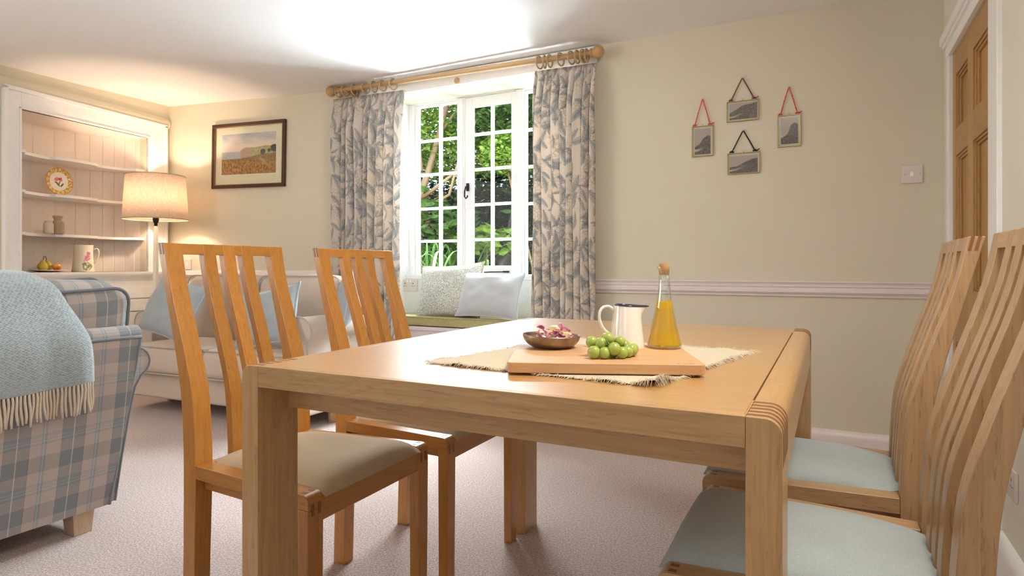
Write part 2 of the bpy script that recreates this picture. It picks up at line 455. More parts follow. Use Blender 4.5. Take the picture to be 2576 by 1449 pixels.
def glass_mat():
    m, N, L, bs = new_mat('window_glass'); N.remove(bs); out = N['Material Output']
    t = N.new('ShaderNodeBsdfTransparent'); t.inputs[0].default_value = (0.97, 0.99, 0.98, 1)
    gl = N.new('ShaderNodeBsdfGlossy'); gl.inputs['Roughness'].default_value = 0.01
    lw = N.new('ShaderNodeFresnel'); lw.inputs[0].default_value = 1.14
    mx = N.new('ShaderNodeMixShader'); L.new(lw.outputs[0], mx.inputs[0]); L.new(t.outputs[0], mx.inputs[1]); L.new(gl.outputs[0], mx.inputs[2])
    L.new(mx.outputs[0], out.inputs[0]); return m
M_GLASS = glass_mat()
zsL = [wz(1100, 264), wz(1104, 350), wz(1104, 436.5), wz(1104, 523), wz(1104, 606), wz(1104, 689)]
zsC = [wz(1237, 264), wz(1237, 334), wz(1237, 423.5), wz(1237, 513), wz(1237, 602), wz(1237, 668)]
xbL = wall_px(1104, 400, SET)[0]; xbC = wall_px(1238.5, 400, SET)[0]
sash('fixed_light', gl0-0.028, gl1, gl0, gl1, [xbL], zsL, SET+0.008, zt-0.03, zb, True)
cas = sash('casement', m1, c1, cg0, cg1, [xbC], zsC, SET-0.012, zt-0.032, zb+0.002, False)
sash('fixed_light', m2, rg1+0.028, rg0, rg1, [(rg0+rg1)/2], zsL, SET+0.008, zt-0.03, zb, True)
M_BLACK = plain('black_iron', (0.012, 0.012, 0.016), 0.4, 0.6)
M_STEEL = plain('brushed_steel', (0.55, 0.55, 0.56), 0.3, 1.0)
hx, hz0 = wall_px(1180, 462, SET); hz1 = wz(1180, 500)
g = G(); g.box(hx-0.009, hx+0.009, SET-0.024, SET-0.012, hz0-0.055, hz0)
pts = [(hx, SET-0.028, hz0-0.02), (hx, SET-0.045, hz0-0.03), (hx-0.006, SET-0.05, hz0-0.06), (hx-0.008, SET-0.048, hz1+0.01), (hx+0.002, SET-0.045, hz1-0.003), (hx+0.012, SET-0.044, hz1+0.008), (hx+0.013, SET-0.044, hz1+0.02)]
g.tube(pts, 0.0055, 8); g.build('casement_handle', M_BLACK, cas, smooth=50)['label'] = 'black iron casement handle'
sx0, sz = wall_px(1240, 683.5, SET); sx1, _ = wall_px(1283, 683, SET)
g = G(); g.tube([(sx0-0.05, SET-0.035, sz-0.004), (sx0, SET-0.035, sz-0.002), (sx1, SET-0.035, sz)], 0.004, 8)
g.box(sx1-0.035, sx1, SET-0.04, SET-0.012, sz-0.006, sz+0.006); g.build('casement_stay', M_BLACK, cas, smooth=50)
lx, lz = wall_px(1179, 518, SET)
g = G(); g.box(lx-0.012, lx+0.012, SET-0.03, SET-0.012, lz-0.022, lz+0.022); g.build('sash_lock', M_WHITE, cas, bevel=0.002)
for (u, v) in ((1179, 327), (1156, 454), (1296, 443)):
    x, z = wall_px(u, v, SET)
    g = G(); g.box(x-0.010, x+0.012, SET-0.034, SET-0.02, z-0.005, z+0.006); g.tube([(x, SET-0.03, z), (x-0.004, SET-0.036, z-0.02), (x+0.006, SET-0.036, z-0.035)], 0.004, 6)
    wpart(g, 'window_catch', 0)
# reveals (splayed, white) and soffit
g = G()
g.add([(op_l, 0, z_sill-0.4), (op_l, 0, z_lint), (wf_l, SET, zt+0.03), (wf_l, SET, z_sill-0.4), (op_l-0.01, SET, z_sill-0.4), (op_l-0.01, SET, z_lint)], [(0, 1, 2, 3), (0, 4, 5, 1)])
g.add([(op_r, 0, z_sill-0.4), (op_r, 0, z_lint), (wf_r, SET, zt+0.03), (wf_r, SET, z_sill-0.4)], [(3, 2, 1, 0)])
g.add([(op_l, 0.0, z_lint-0.001), (op_r, 0.0, z_lint-0.001), (wf_r+0.02, SET, zt+0.004), (wf_l-0.02, SET, zt+0.004)], [(0, 1, 2, 3)])
o = g.build('trim_6', M_WHITE, solid=0.004); mplace(o, MW); struct(o, 'white window reveals')

# window seat
zc, zcb = 0.612, 0.548
g = G(); g.box(op_l, op_r, -0.02, SET-0.04, 0.0, zcb-0.004)
g.box(op_l, op_r, -0.035, SET-0.04, zcb-0.03, zcb-0.004)
o = g.build('trim_7', M_TRIM, bevel=0.004); mplace(o, MW); struct(o, 'white boxed base of the window seat')
g = G(); g.box(op_l, op_r, SET-0.05, SET-0.03, zcb, z_sill-0.031)
o = g.build('trim_8', M_WHITE); mplace(o, MW); struct(o, 'white panel between window seat and sill')
M_GREEN = fabric('olive_green_cloth', srgb(200, 190, 138), srgb(160, 150, 100), 600)
M_GREENP = fabric('olive_piping', srgb(196, 190, 140), srgb(150, 144, 96), 600)
g = G(); g.box(op_l+0.01, op_r-0.01, -0.03, SET-0.055, zcb, zc)
o = g.build('seat_cushion', M_GREEN, bevel=0.008, seg=3); mplace(o, MW)
tag(o, 'olive green piped seat pad lying on the window seat', 'cushion')
for z in (zc-0.006, zcb+0.008):
    g = G(); g.tube([(op_l+0.01, -0.031, z), (op_r-0.01, -0.031, z)], 0.004, 8)
    p = g.build('piping', M_GREENP, o, smooth=50)

# ------------------------------------------------------------------ alcove with shelves (left wall)
M_PANEL = M_NICHE
fx0, _ = wall_l(8, 400); fx1, _ = wall_l(412, 400); _, fz1 = wall_l(210, 266)
g = G()
FB = 0.012
ALC_D = 0.36
# frame boards
g.box(fx0, xa0, -0.022, 0.0, za_bot-0.01, fz1); g.box(xa1, fx1, -0.022, 0.0, za_bot-0.01, fz1); g.box(xa0, xa1, -0.022, 0.0, za_top, fz1)
g.box(fx0-0.012, fx1+0.012, -0.034, 0.0, fz1-0.02, fz1+0.006)
g.box(fx0-0.012, fx0+0.012, -0.034, 0, za_bot, fz1); g.box(fx1-0.012, fx1+0.012, -0.034, 0, za_bot, fz1)
g.box(xa0-0.014, xa0, -0.03, 0, za_bot, za_top+0.014); g.box(xa1, xa1+0.014, -0.03, 0, za_bot, za_top+0.014); g.box(xa0-0.014, xa1+0.014, -0.03, 0, za_top, za_top+0.014)
ALC = tag(g.build('alcove_cabinet', M_WHITE, bevel=0.003), 'white painted built-in wall alcove with scalloped shelves', 'cabinet'); mplace(ALC, ML)
AW = xa1-xa0; xm = (xa0+xa1)/2
# curved back of vertical boards: half superellipse in plan
def back_xy(t, inset=0.0):
    a = PI*t; c = math.cos(a); s = math.sin(a)
    return (xm-(AW/2+0.002-inset)*math.copysign(abs(c)**0.75, c), (ALC_D-inset)*abs(s)**0.75)
NB = 14
g = G()
ts = []
for i in range(NB+1):
    t = i/NB
    if 0 < i < NB: ts += [(t-0.0035, 0), (t, 0.0045), (t+0.0035, 0)]
    else: ts.append((t, 0))
    if i < NB: ts += [(t+q/NB, 0) for q in (0.2, 0.4, 0.6, 0.8)]
outer = []
for t, dep in ts:
    x, y = back_xy(t); cx, cy = xm-x, 0.05-y; l = math.hypot(cx, cy); outer.append((x-cx/l*dep, y-cy/l*dep))
g.loft([[(x, y, za_bot) for x, y in outer], [(x, y, za_top+0.0) for x, y in outer]], cap=False, closed=False)
g.add([(x, y, za_bot) for x, y in outer], [tuple(range(len(outer)-1, -1, -1))])
g.box(xa0-0.01, xa1+0.01, 0.001, ALC_D+0.02, za_top-0.001, za_top+0.02)
b = g.build('back_boards', M_NICHE, ALC, smooth=20)
# rounded groove lines come from the dents between the boards; shelves with serpentine fronts
def shelf_front(x):
    t = (x-xa0)/AW; k = abs(t-0.5)*2     # 0 centre .. 1 side
    if k < 0.34: return 0.085+0.030*(k/0.34)**3
    if k < 0.37: return 0.115+0.040*(k-0.34)/0.03
    if k < 0.82:
        q = (k-0.37)/0.45; return 0.155-0.060*q**1.6
    if k < 0.85: return 0.095-0.060*(k-0.82)/0.03
    return 0.035-0.015*(k-0.85)/0.15
zsh = [wall_l(366, 426)[1], (wall_l(366, 511)[1]+wall_l(50, 473.6, 0.05)[1])/2, wall_l(366, 598)[1]]
for z in zsh:
    g = G(); fr = []; N_ = 60
    for i in range(N_+1):
        x = xa0+AW*i/N_; fr.append((x, max(0.015, shelf_front(x))))
    bk = [back_xy(i/30) for i in range(31)]
    poly = fr+[(x, y+0.0) for x, y in reversed(bk)]
    g.prism(poly, z-0.020, z, axis='z')
    g.build('shelf', M_WHITE, ALC, bevel=0.004, seg=2)
g = G(); g.prism([back_xy(i/30) for i in range(31)], za_bot-0.03, za_bot, axis='z')
g.build('shelf', M_WHITE, ALC)
g = G(); pr = [(0, za_bot-0.075), (0.012, za_bot-0.075), (0.018, za_bot-0.055), (0.035, za_bot-0.035), (0.045, za_bot-0.018), (0.045, za_bot), (0, za_bot)]
g.prism([(-d, z) for d, z in pr], fx0-0.02, fx1-0.02, axis='x'); g.build('ledge', M_WHITE, ALC, smooth=40)
# panelled boards below the alcove
g = G()
for k, (z0, z1) in enumerate(((0.70, za_bot-0.075), (0.60, 0.69), (0.134, 0.59))):
    g.box(fx0-0.02, fx1-0.02, -0.014-0.003*k, 0.0, z0, z1)
g.build('lower_panel', M_WHITE, ALC, bevel=0.003)

# ------------------------------------------------------------------ door
def pine():
    return [oak('pine_grain_%s' % 'xyz'[i], i, srgb(198, 154, 94), srgb(150, 106, 54), rough=0.45, fleck=0.35) for i in range(3)]
PINE = pine()
DH = zd_in-0.004
o = thing('door_1', 'stripped pine panelled door in the right hand wall', 'door'); o['kind'] = 'structure'; del o['category']; mplace(o, MR); DOOR = o
yd0, yd1 = 0.003, 0.041
_x = lambda u: wall_r(u, 300, 0.003)[0]
def dzr(u, v): return wall_r(u, v, 0.003)[1]
xs = [xd0+0.003, _x(2404), _x(2434), _x(2447), _x(2486.5), xd1-0.003]
p_up0, p_up1 = dzr(2405, 325), dzr(2405, 188)
p_m1, p_m0 = dzr(2405, 391), dzr(2452, 733)
p_l1, p_l0 = dzr(2409, 861), 0.20
g = G()
g.box(xs[0], xs[1], yd0, yd1, 0.008, DH); g.box(xs[4], xs[5], yd0, yd1, 0.008, DH); g.box(xs[2], xs[3], yd0, yd1, 0.2, DH-0.05)
g.build('stile', PINE[2], DOOR, bevel=0.0015)
g = G()
for z0, z1 in ((p_up1, DH), (p_m1, p_up0), (p_l1, p_m0), (0.008, p_l0)):
    g.box(xs[1], xs[4], yd0+0.0005, yd1, z0, z1)
g.build('rail', PINE[0], DOOR, bevel=0.0015)
for a, b in ((xs[1], xs[2]), (xs[3], xs[4])):
    for z0, z1 in ((p_up0, p_up1), (p_m0, p_m1), (p_l0, p_l1)):
        g = G(); g.box(a, b, yd0+0.022, yd1-0.005, z0, z1)
        pn = g.build('panel', PINE[2], DOOR)
        g = G()
        for k, (t, dd) in enumerate(((0.0, 0.006), (0.009, 0.013))):
            for (q0, q1, r0, r1) in ((a+t, a+t+0.01, z0+t, z1-t), (b-t-0.01, b-t, z0+t, z1-t), (a+t, b-t, z0+t, z0+t+0.01), (a+t, b-t, z1-t-0.01, z1-t)):
                g.box(q0, q1, yd0+dd, yd0+0.023, r0, r1)
        g.build('bead', PINE[2], pn, bevel=0.003)
g = G()
hxx = xd1-0.012
g.box(hxx-0.02, hxx+0.03, yd0-0.006, yd0, DH-0.27, DH-0.02)
for k in range(5): g.lathe([(0.008, 0), (0.008, 0.042)], 10, (hxx+0.008, yd0-0.008, DH-0.255+0.047*k))
g.build('hinge', M_BLACK, DOOR, smooth=40)
g = G()
xo_ = wall_r(2380, 300, -0.014)[0]
g.box(xo_, xd0, -0.014, 0.003, 0, zd_in+0.0); g.box(xd1, xd2, -0.014, 0.003, 0, zd_in)
g.box(xo_, xd2, -0.016, 0.003, zd_in, zd_in+0.085)
g.box(xo_-0.02, xd2+0.01, -0.036, 0.0, zd_in+0.06, zd_in+0.10); g.box(xo_-0.012, xd2+0.005, -0.027, 0.0, zd_in+0.045, zd_in+0.062)
o = g.build('trim_9', M_WHITE, bevel=0.003); mplace(o, MR); struct(o, 'white architrave round the pine door')
# ------------------------------------------------------------------ curtain pole, rings, curtains
POFF = -0.095
M_POLE = oak('pole_wood', 0, srgb(205, 168, 118), srgb(172, 130, 82), rough=0.4, fleck=0.2)
M_RING = plain('ring_wood', srgb(186, 160, 120), 0.45)
pl = wall_px(842, 229, POFF); pr_ = wall_px(1490, 132.5, POFF)
def pole_z(x): return pl[1]+(pr_[1]-pl[1])*(x-pl[0])/(pr_[0]-pl[0])
POLE = thing('curtain_pole', 'long wooden curtain pole with ball finials above the window', 'curtain pole')
mplace(POLE, MW)
g = G(); g.tube([(pl[0], POFF, pl[1]), (pr_[0], POFF, pr_[1])], 0.0175, 20); g.build('rod', M_POLE, POLE, smooth=50)
def finial(x, z, s):
    prof = [(0.018, 0), (0.024, 0.002), (0.026, 0.008), (0.020, 0.013), (0.024, 0.018), (0.030, 0.024), (0.036, 0.036), (0.038, 0.048), (0.034, 0.062), (0.024, 0.073), (0.008, 0.079), (0.001, 0.080)]
    M = Matrix.Rotation(s*PI/2, 4, 'Y').to_3x3()
    prof2 = []
    for i, (r, q) in enumerate(prof): prof2.append((r, q))
    return G().lathe(prof2, 24, (x, POFF, z), M=M)
finial(pl[0]+0.01, pl[1], -1).build('finial', M_POLE, POLE, smooth=50)
finial(pr_[0]-0.01, pr_[1], 1).build('finial', M_POLE, POLE, smooth=50)
bx, bz = wall_px(1150, 203, -0.022)
g = G(); My = Matrix.Rotation(PI/2, 4, 'X').to_3x3()
g.lathe([(0.0205, 0), (0.0205, 0.006), (0.017, 0.010), (0.012, 0.011), (0.011, 0.015), (0.001, 0.016)], 24, (bx, -0.022, bz), M=My)
g.build('bracket_disc', M_POLE, POLE, smooth=40)
for u in (872, 1455):
    x, _ = wall_px(u, 200, POFF); z = pole_z(x)
    g = G(); g.tube([(x, 0.0, z-0.01), (x, POFF-0.005, z-0.012)], 0.012, 12); g.lathe([(0.03, 0), (0.03, 0.012), (0.02, 0.016)], 20, (x, 0.0, z-0.01), M=My)
    g.tube([(x-0.0, POFF, z-0.022), (x, POFF-0.02, z-0.012)], 0.012, 10)
    g.build('bracket', M_POLE, POLE, smooth=40)
ringsL = (852, 869, 891, 920, 941, 963, 989); ringsR = (1357, 1370, 1383, 1410, 1437, 1452, 1467, 1476)
def ring_at(x, proto, grp, lab):
    z = pole_z(x)
    if proto is None:
        g = G(); g.tube([(0.0, 0.0365*math.cos(a), 0.0365*math.sin(a)) for a in [2*PI*k/28 for k in range(28)]], 0.0048, 8, loop=True)
        o = g.build('curtain_ring', M_RING, smooth=60)
    else:
        o = proto.copy(); COL.objects.link(o)
    o.matrix_world = MW@Matrix.Translation((x, POFF, z-0.0118))@Matrix.Rotation(R.uniform(-0.25, 0.25), 4, 'Z')
    tag(o, lab, 'curtain ring', grp); return o
rp = None
ORD = ['first', 'second', 'third', 'fourth', 'fifth', 'sixth', 'seventh', 'eighth']
for us, side_n, grp in ((ringsL, 'left', 'rings of the left curtain'), (ringsR[::-1], 'right', 'rings of the right curtain')):
    for k_, u in enumerate(us):
        o = ring_at(wall_px(u, 200, POFF)[0], rp, grp, 'wooden curtain ring over the %s curtain, %s from the %s end finial' % (side_n, ORD[k_], side_n))
        if rp is None: rp = o

def toile():
    m, N, L, bs = new_mat('toile_cloth')
    uv = mapped(N, L, 'UV')
    w = N.new('ShaderNodeTexNoise'); w.inputs['Scale'].default_value = 14; w.inputs['Detail'].default_value = 3; L.new(uv, w.inputs['Vector'])
    va = N.new('ShaderNodeVectorMath'); va.operation = 'MULTIPLY_ADD'; L.new(w.outputs['Color'], va.inputs[0]); va.inputs[1].default_value = (0.022, 0.022, 0); L.new(uv, va.inputs[2])
    def leafset(scale, off, l, wd, keep):
        """feathered leaves, one to a cell, each at its own angle, with side veins"""
        ad = N.new('ShaderNodeVectorMath'); ad.operation = 'ADD'; L.new(va.outputs[0], ad.inputs[0]); ad.inputs[1].default_value = (off, off*0.7, 0)
        vo = N.new('ShaderNodeTexVoronoi'); vo.voronoi_dimensions = '2D'; vo.inputs['Randomness'].default_value = 0.75; vo.inputs['Scale'].default_value = scale; L.new(ad.outputs[0], vo.inputs['Vector'])
        sb = N.new('ShaderNodeVectorMath'); sb.operation = 'SUBTRACT'; L.new(ad.outputs[0], sb.inputs[0]); L.new(vo.outputs['Position'], sb.inputs[1])
        sc = N.new('ShaderNodeSeparateColor'); L.new(vo.outputs['Color'], sc.inputs[0])
        ro = N.new('ShaderNodeVectorRotate'); ro.rotation_type = 'Z_AXIS'; L.new(sb.outputs[0], ro.inputs['Vector']); L.new(math_n(N, L, 'MULTIPLY_ADD', sc.outputs[0], 2.6, 0.3), ro.inputs['Angle'])
        sx = N.new('ShaderNodeSeparateXYZ'); L.new(ro.outputs[0], sx.inputs[0]); x, y = sx.outputs['X'], sx.outputs['Y']
        y = math_n(N, L, 'ADD', y, math_n(N, L, 'MULTIPLY', math_n(N, L, 'MULTIPLY', x, x), 3.5))
        ay = math_n(N, L, 'ABSOLUTE', y)
        q = math_n(N, L, 'DIVIDE', x, l); prof = math_n(N, L, 'SUBTRACT', 1.0, math_n(N, L, 'MULTIPLY', q, q))
        saw = math_n(N, L, 'FRACT', math_n(N, L, 'MULTIPLY', math_n(N, L, 'SUBTRACT', x, math_n(N, L, 'MULTIPLY', ay, 0.9)), 95))
        wid = math_n(N, L, 'MULTIPLY', math_n(N, L, 'MULTIPLY', prof, wd), math_n(N, L, 'MULTIPLY_ADD', saw, 0.35, 0.70))
        inside = math_n(N, L, 'MULTIPLY', math_n(N, L, 'SUBTRACT', wid, ay), 900, clamp=True)
        vein = ramp(N, L, saw, [(0.0, 1.0), (0.28, 0.35), (0.6, 0.25), (1.0, 1.0)])
        rib = math_n(N, L, 'SUBTRACT', 1.0, math_n(N, L, 'MULTIPLY', ay, 420, clamp=True), clamp=True)
        side_ = math_n(N, L, 'MULTIPLY_ADD', math_n(N, L, 'MULTIPLY', y, 400, clamp=True), 0.35, 0.65)
        k = math_n(N, L, 'MULTIPLY', math_n(N, L, 'MAXIMUM', math_n(N, L, 'MULTIPLY', vein, side_), rib), inside)
        return math_n(N, L, 'MULTIPLY', k, ramp(N, L, sc.outputs[1], [(keep, 0.0), (keep+0.02, 1.0)]))
    k = leafset(7.0, 0.0, 0.075, 0.026, 0.0)
    for a in ((8.2, 3.3, 0.062, 0.020, 0.15), (6.4, 7.9, 0.080, 0.024, 0.3), (11.0, 12.4, 0.045, 0.013, 0.2)): k = math_n(N, L, 'MAXIMUM', k, leafset(*a))
    big = noise_n(N, L, uv, 5.5, 2, 0.5)
    vs = N.new('ShaderNodeTexVoronoi'); vs.feature = 'DISTANCE_TO_EDGE'; vs.inputs['Scale'].default_value = 42; L.new(va.outputs[0], vs.inputs['Vector'])
    spr = math_n(N, L, 'MULTIPLY', ramp(N, L, vs.outputs['Distance'], [(0.04, 1.0), (0.10, 0.0)]), ramp(N, L, big, [(0.46, 0.0), (0.56, 0.85)]))
    base = srgb(230, 218, 204)
    col = mixc(N, L, math_n(N, L, 'MULTIPLY', spr, 0.55), base, srgb(156, 144, 124))
    col = mixc(N, L, math_n(N, L, 'MULTIPLY', k, 0.92), col, srgb(88, 112, 128))
    L.new(col, bs.inputs['Base Color']); bs.inputs['Roughness'].default_value = 0.85; bs.inputs['Specular IOR Level'].default_value = 0.2
    # thin cloth lets some daylight through
    out = N['Material Output']; tr = N.new('ShaderNodeBsdfTranslucent'); L.new(col, tr.inputs[0])
    mx = N.new('ShaderNodeMixShader'); mx.inputs[0].default_value = 0.25; L.new(bs.outputs[0], mx.inputs[1]); L.new(tr.outputs[0], mx.inputs[2]); L.new(mx.outputs[0], out.inputs[0])
    return m
M_TOILE = toile()
def curtain(x0, x1, xb0, xb1, label, seed, npl):
    zt0, ztb = 0.0, 0.03
    def fn(a, b):
        # a across, b down
        x = (x0+(x1-x0)*a)*(1-b)+(xb0+(xb1-xb0)*a)*b
        ztop = pole_z(x)-0.050
        ph = a*npl*2*PI
        amp = 0.046*(0.35+0.65*min(1, b*9))
        irr = noise.noise(Vector((a*9+seed, b*1.3, 0)))
        lobe = abs(math.sin(ph*0.5+0.9*irr+seed))**0.75
        y = POFF+0.034-amp*1.5*lobe*(0.85+0.3*irr)
        x += 0.007*math.sin(ph+2.0*irr)*min(1, b*6)+0.008*noise.noise(Vector((a*4, b*3+seed, 3)))
        if b < 0.055:       # pinch pleats
            q = 1-b/0.055; y += 0.02*q*lobe
        return (x, y, ztop+(ztb-ztop)*b)
    g = G(); cw = (x1-x0)*2.2
    g.grid(fn, npl*22, 70, uvf=lambda a, b: (a*cw+seed, -b*2.1))
    o = g.build('curtain', M_TOILE, smooth=True, solid=0.002); mplace(o, MW)
    tag(o, label, 'curtain')
    # hem lining strip and heading tape as parts
    g = G(); g.grid(lambda a, b: tuple(Vector(fn(a, 0.001+0.035*b))+Vector((0, 0.004, 0))), npl*14, 2)
    g.build('heading_tape', M_LINING, o, smooth=True)
    return o
M_LINING = fabric('curtain_lining', srgb(222, 206, 176), None, 800)
cl0, cl1 = wall_px(831, 300, POFF)[0], wall_px(1009, 300, POFF)[0]
cr0, cr1 = wall_px(1340, 300, POFF)[0], wall_px(1496, 300, POFF)[0]
curtain(cl0, cl1, wall_px(836, 800, POFF)[0], wall_px(996, 800, POFF)[0], 'blue leaf patterned curtain at the left side of the window', 0.0, 9)
curtain(cr0, cr1, wall_px(1338, 800, POFF)[0], wall_px(1499, 800, POFF)[0], 'blue leaf patterned curtain at the right side of the window', 5.3, 8)

# ------------------------------------------------------------------ pictures, switches
M_FRAME = plain('dark_wood_frame', srgb(70, 38, 24), 0.35)
M_GOLDL = plain('gilt_slip', srgb(150, 120, 70), 0.4, 0.4)
M_MOUNT = plain('cream_mount', srgb(236, 226, 200), 0.7)
M_BRASS = plain('aged_brass', (0.45, 0.30, 0.12), 0.35, 0.9)
def picture_glass():
    m, N, L, bs = new_mat('picture_glass'); N.remove(bs); out = N['Material Output']
    t = N.new('ShaderNodeBsdfTransparent'); t.inputs[0].default_value = (0.97, 0.985, 0.975, 1)
    gl = N.new('ShaderNodeBsdfGlossy'); gl.inputs['Roughness'].default_value = 0.06
    mx = N.new('ShaderNodeMixShader'); mx.inputs[0].default_value = 0.05; L.new(t.outputs[0], mx.inputs[1]); L.new(gl.outputs[0], mx.inputs[2])
    L.new(mx.outputs[0], out.inputs[0]); return m
M_PGLASS = picture_glass()
def landscape_mat():
    """a coast: pale clouded sky, blue headland, sea, corn-gold grass with a path"""
    m, N, L, bs = new_mat('coast_print')
    uv = mapped(N, L, 'UV'); sx = N.new('ShaderNodeSeparateXYZ'); L.new(uv, sx.inputs[0]); X, Y = sx.outputs['X'], sx.outputs['Y']
    def N2(sc, d=4, r=0.6, sxy=(1, 1, 1)):
        mp = N.new('ShaderNodeMapping'); L.new(uv, mp.inputs[0]); mp.inputs['Scale'].default_value = sxy; return noise_n(N, L, mp.outputs[0], sc, d, r)
    n_c = N2(3.5, 5, 0.65, (1, 1.8, 1)); n_l = N2(6, 4); n_g = N2(40, 3, 0.6, (1, 0.35, 1)); n_f = N2(18, 4)
    sky = mixc(N, L, math_n(N, L, 'MULTIPLY_ADD', Y, 2.2, math_n(N, L, 'MULTIPLY_ADD', n_c, -1.6, -0.75), clamp=True), srgb(236, 218, 206), srgb(150, 160, 196))
    sea = mixc(N, L, n_f, srgb(150, 156, 172), srgb(206, 204, 206))
    def above(line, soft=0.006):   # 1 where Y > line
        d = math_n(N, L, 'SUBTRACT', Y, line); return math_n(N, L, 'MULTIPLY_ADD', d, 1/soft, 0.5, clamp=True)
    col = mixc(N, L, above(0.56), sea, sky)
    # headland, rising to the right of the middle
    h1 = math_n(N, L, 'MULTIPLY_ADD', ramp(N, L, X, [(0.30, 0.0), (0.44, 0.75), (0.60, 0.65), (0.80, 0.9), (1.0, 0.8)]), 0.13, 0.555)
    h1 = math_n(N, L, 'MULTIPLY_ADD', n_l, 0.03, math_n(N, L, 'SUBTRACT', h1, 0.015))
    land = math_n(N, L, 'MULTIPLY', math_n(N, L, 'SUBTRACT', 1.0, above(h1)), ramp(N, L, X, [(0.33, 0.0), (0.37, 1.0)]))
    hill = mixc(N, L, math_n(N, L, 'MULTIPLY', ramp(N, L, X, [(0.50, 0.0), (0.60, 1.0)]), ramp(N, L, Y, [(0.60, 1.0), (0.68, 0.0)])), srgb(190, 150, 132), mixc(N, L, ramp(N, L, n_f, [(0.42, 0.0), (0.58, 1.0)]), srgb(150, 154, 92), srgb(196, 182, 116)))
    col = mixc(N, L, land, col, hill)
    # near field
    fl = math_n(N, L, 'MULTIPLY_ADD', ramp(N, L, X, [(0.0, 0.0), (0.35, 0.03), (0.55, 0.4), (0.75, 0.8), (1.0, 1.0)]), 0.11, 0.38)
    fl = math_n(N, L, 'MULTIPLY_ADD', n_f, 0.04, math_n(N, L, 'SUBTRACT', fl, 0.02))
    gcol = mixc(N, L, ramp(N, L, n_g, [(0.36, 0.0), (0.64, 1.0)]), srgb(104, 66, 34), srgb(222, 168, 92))
    gcol = mixc(N, L, ramp(N, L, n_l, [(0.4, 0.0), (0.6, 0.5)]), gcol, srgb(150, 104, 48))
    gcol = mixc(N, L, ramp(N, L, Y, [(0.28, 0.0), (0.40, 0.6)]), gcol, srgb(110, 96, 48))
    col = mixc(N, L, math_n(N, L, 'SUBTRACT', 1.0, above(fl)), col, gcol)
    # path
    px_ = math_n(N, L, 'ABSOLUTE', math_n(N, L, 'SUBTRACT', X, math_n(N, L, 'MULTIPLY_ADD', Y, -0.9, 1.04)))
    pm = math_n(N, L, 'MULTIPLY', ramp(N, L, px_, [(0.0, 1.0), (0.05, 0.0)]), ramp(N, L, Y, [(0.12, 0.0), (0.18, 1.0), (0.34, 1.0), (0.40, 0.0)]))
    col = mixc(N, L, math_n(N, L, 'MULTIPLY', pm, 0.7), col, srgb(206, 168, 128))
    # trees at the right
    for (tx, ty, tr) in ((0.965, 0.60, 0.060), (0.875, 0.555, 0.028), (0.765, 0.53, 0.045)):
        dx = math_n(N, L, 'SUBTRACT', X, tx); dy = math_n(N, L, 'SUBTRACT', Y, ty)
        dd = math_n(N, L, 'SQRT', math_n(N, L, 'ADD', math_n(N, L, 'MULTIPLY', dx, dx), math_n(N, L, 'MULTIPLY', math_n(N, L, 'MULTIPLY', dy, dy), 0.45)))
        dd = math_n(N, L, 'MULTIPLY_ADD', n_f, 0.02, dd)
        k = ramp(N, L, dd, [(max(0.0, tr+0.004), 1.0), (tr+0.02, 0.0)]); col = mixc(N, L, k, col, srgb(52, 56, 40))
    L.new(col, bs.inputs['Base Color']); bs.inputs['Roughness'].default_value = 0.6
    return m
def quad_uv(g, x0, x1, y, z0, z1):
    n = g.add([(x0, y, z0), (x1, y, z0), (x1, y, z1), (x0, y, z1)], [(0, 1, 2, 3)])
    for k, t in enumerate(((0, 0), (1, 0), (1, 1), (0, 1))): g.uv[n+k] = t
    return g
def framing(g, w, h, bw, y0, y1, x=0, z=0):
    g.box(x-w/2, x+w/2, y0, y1, z+h/2-bw, z+h/2); g.box(x-w/2, x+w/2, y0, y1, z-h/2, z-h/2+bw)
    g.box(x-w/2, x-w/2+bw, y0, y1, z-h/2+bw, z+h/2-bw); g.box(x+w/2-bw, x+w/2, y0, y1, z-h/2+bw, z+h/2-bw); return g
cK = [wall_k(538, 317), wall_k(722, 299), wall_k(720, 470), wall_k(538, 475)]
pw = ((cK[1][0]+cK[2][0])-(cK[0][0]+cK[3][0]))/2; ph = ((cK[0][1]-cK[3][1])+(cK[1][1]-cK[2][1]))/2
pcx = sum(c[0] for c in cK)/4; pcz = sum(c[1] for c in cK)/4
tilt = math.atan2(((cK[1][1]+cK[2][1])-(cK[0][1]+cK[3][1]))/2, pw)
PIC = thing('framed_landscape', 'large dark wood framed coastal landscape print on the wall above the beige sofa', 'picture')
PIC.matrix_world = MK@Matrix.Translation((pcx, 0, pcz))@Matrix.Rotation(-tilt, 4, 'Y')
framing(G(), pw, ph, 0.026, -0.024, -0.002).build('frame', M_FRAME, PIC, bevel=0.004, seg=3)
framing(G(), pw-0.048, ph-0.048, 0.006, -0.020, -0.006).build('gilt_slip', M_GOLDL, PIC)
g = G(); g.box(-pw/2+0.02, pw/2-0.02, -0.008, -0.004, -ph/2+0.02, ph/2-0.02); g.build('mount', M_MOUNT, PIC)
iw, ih = pw*0.745, ph*0.625
quad_uv(G(), -iw/2, iw/2, -0.0088, -ih/2+0.012, ih/2+0.012).build('print', landscape_mat(), PIC)
framing(G(), iw+0.01, ih+0.01, 0.005, -0.0086, -0.008, z=0.012).build('print_margin', plain('white_card', (0.85, 0.84, 0.8), 0.7), PIC)
g = G(); g.box(-pw/2+0.026, pw/2-0.026, -0.0125, -0.0115, -ph/2+0.026, ph/2-0.026); g.build('glass', M_PGLASS, PIC)

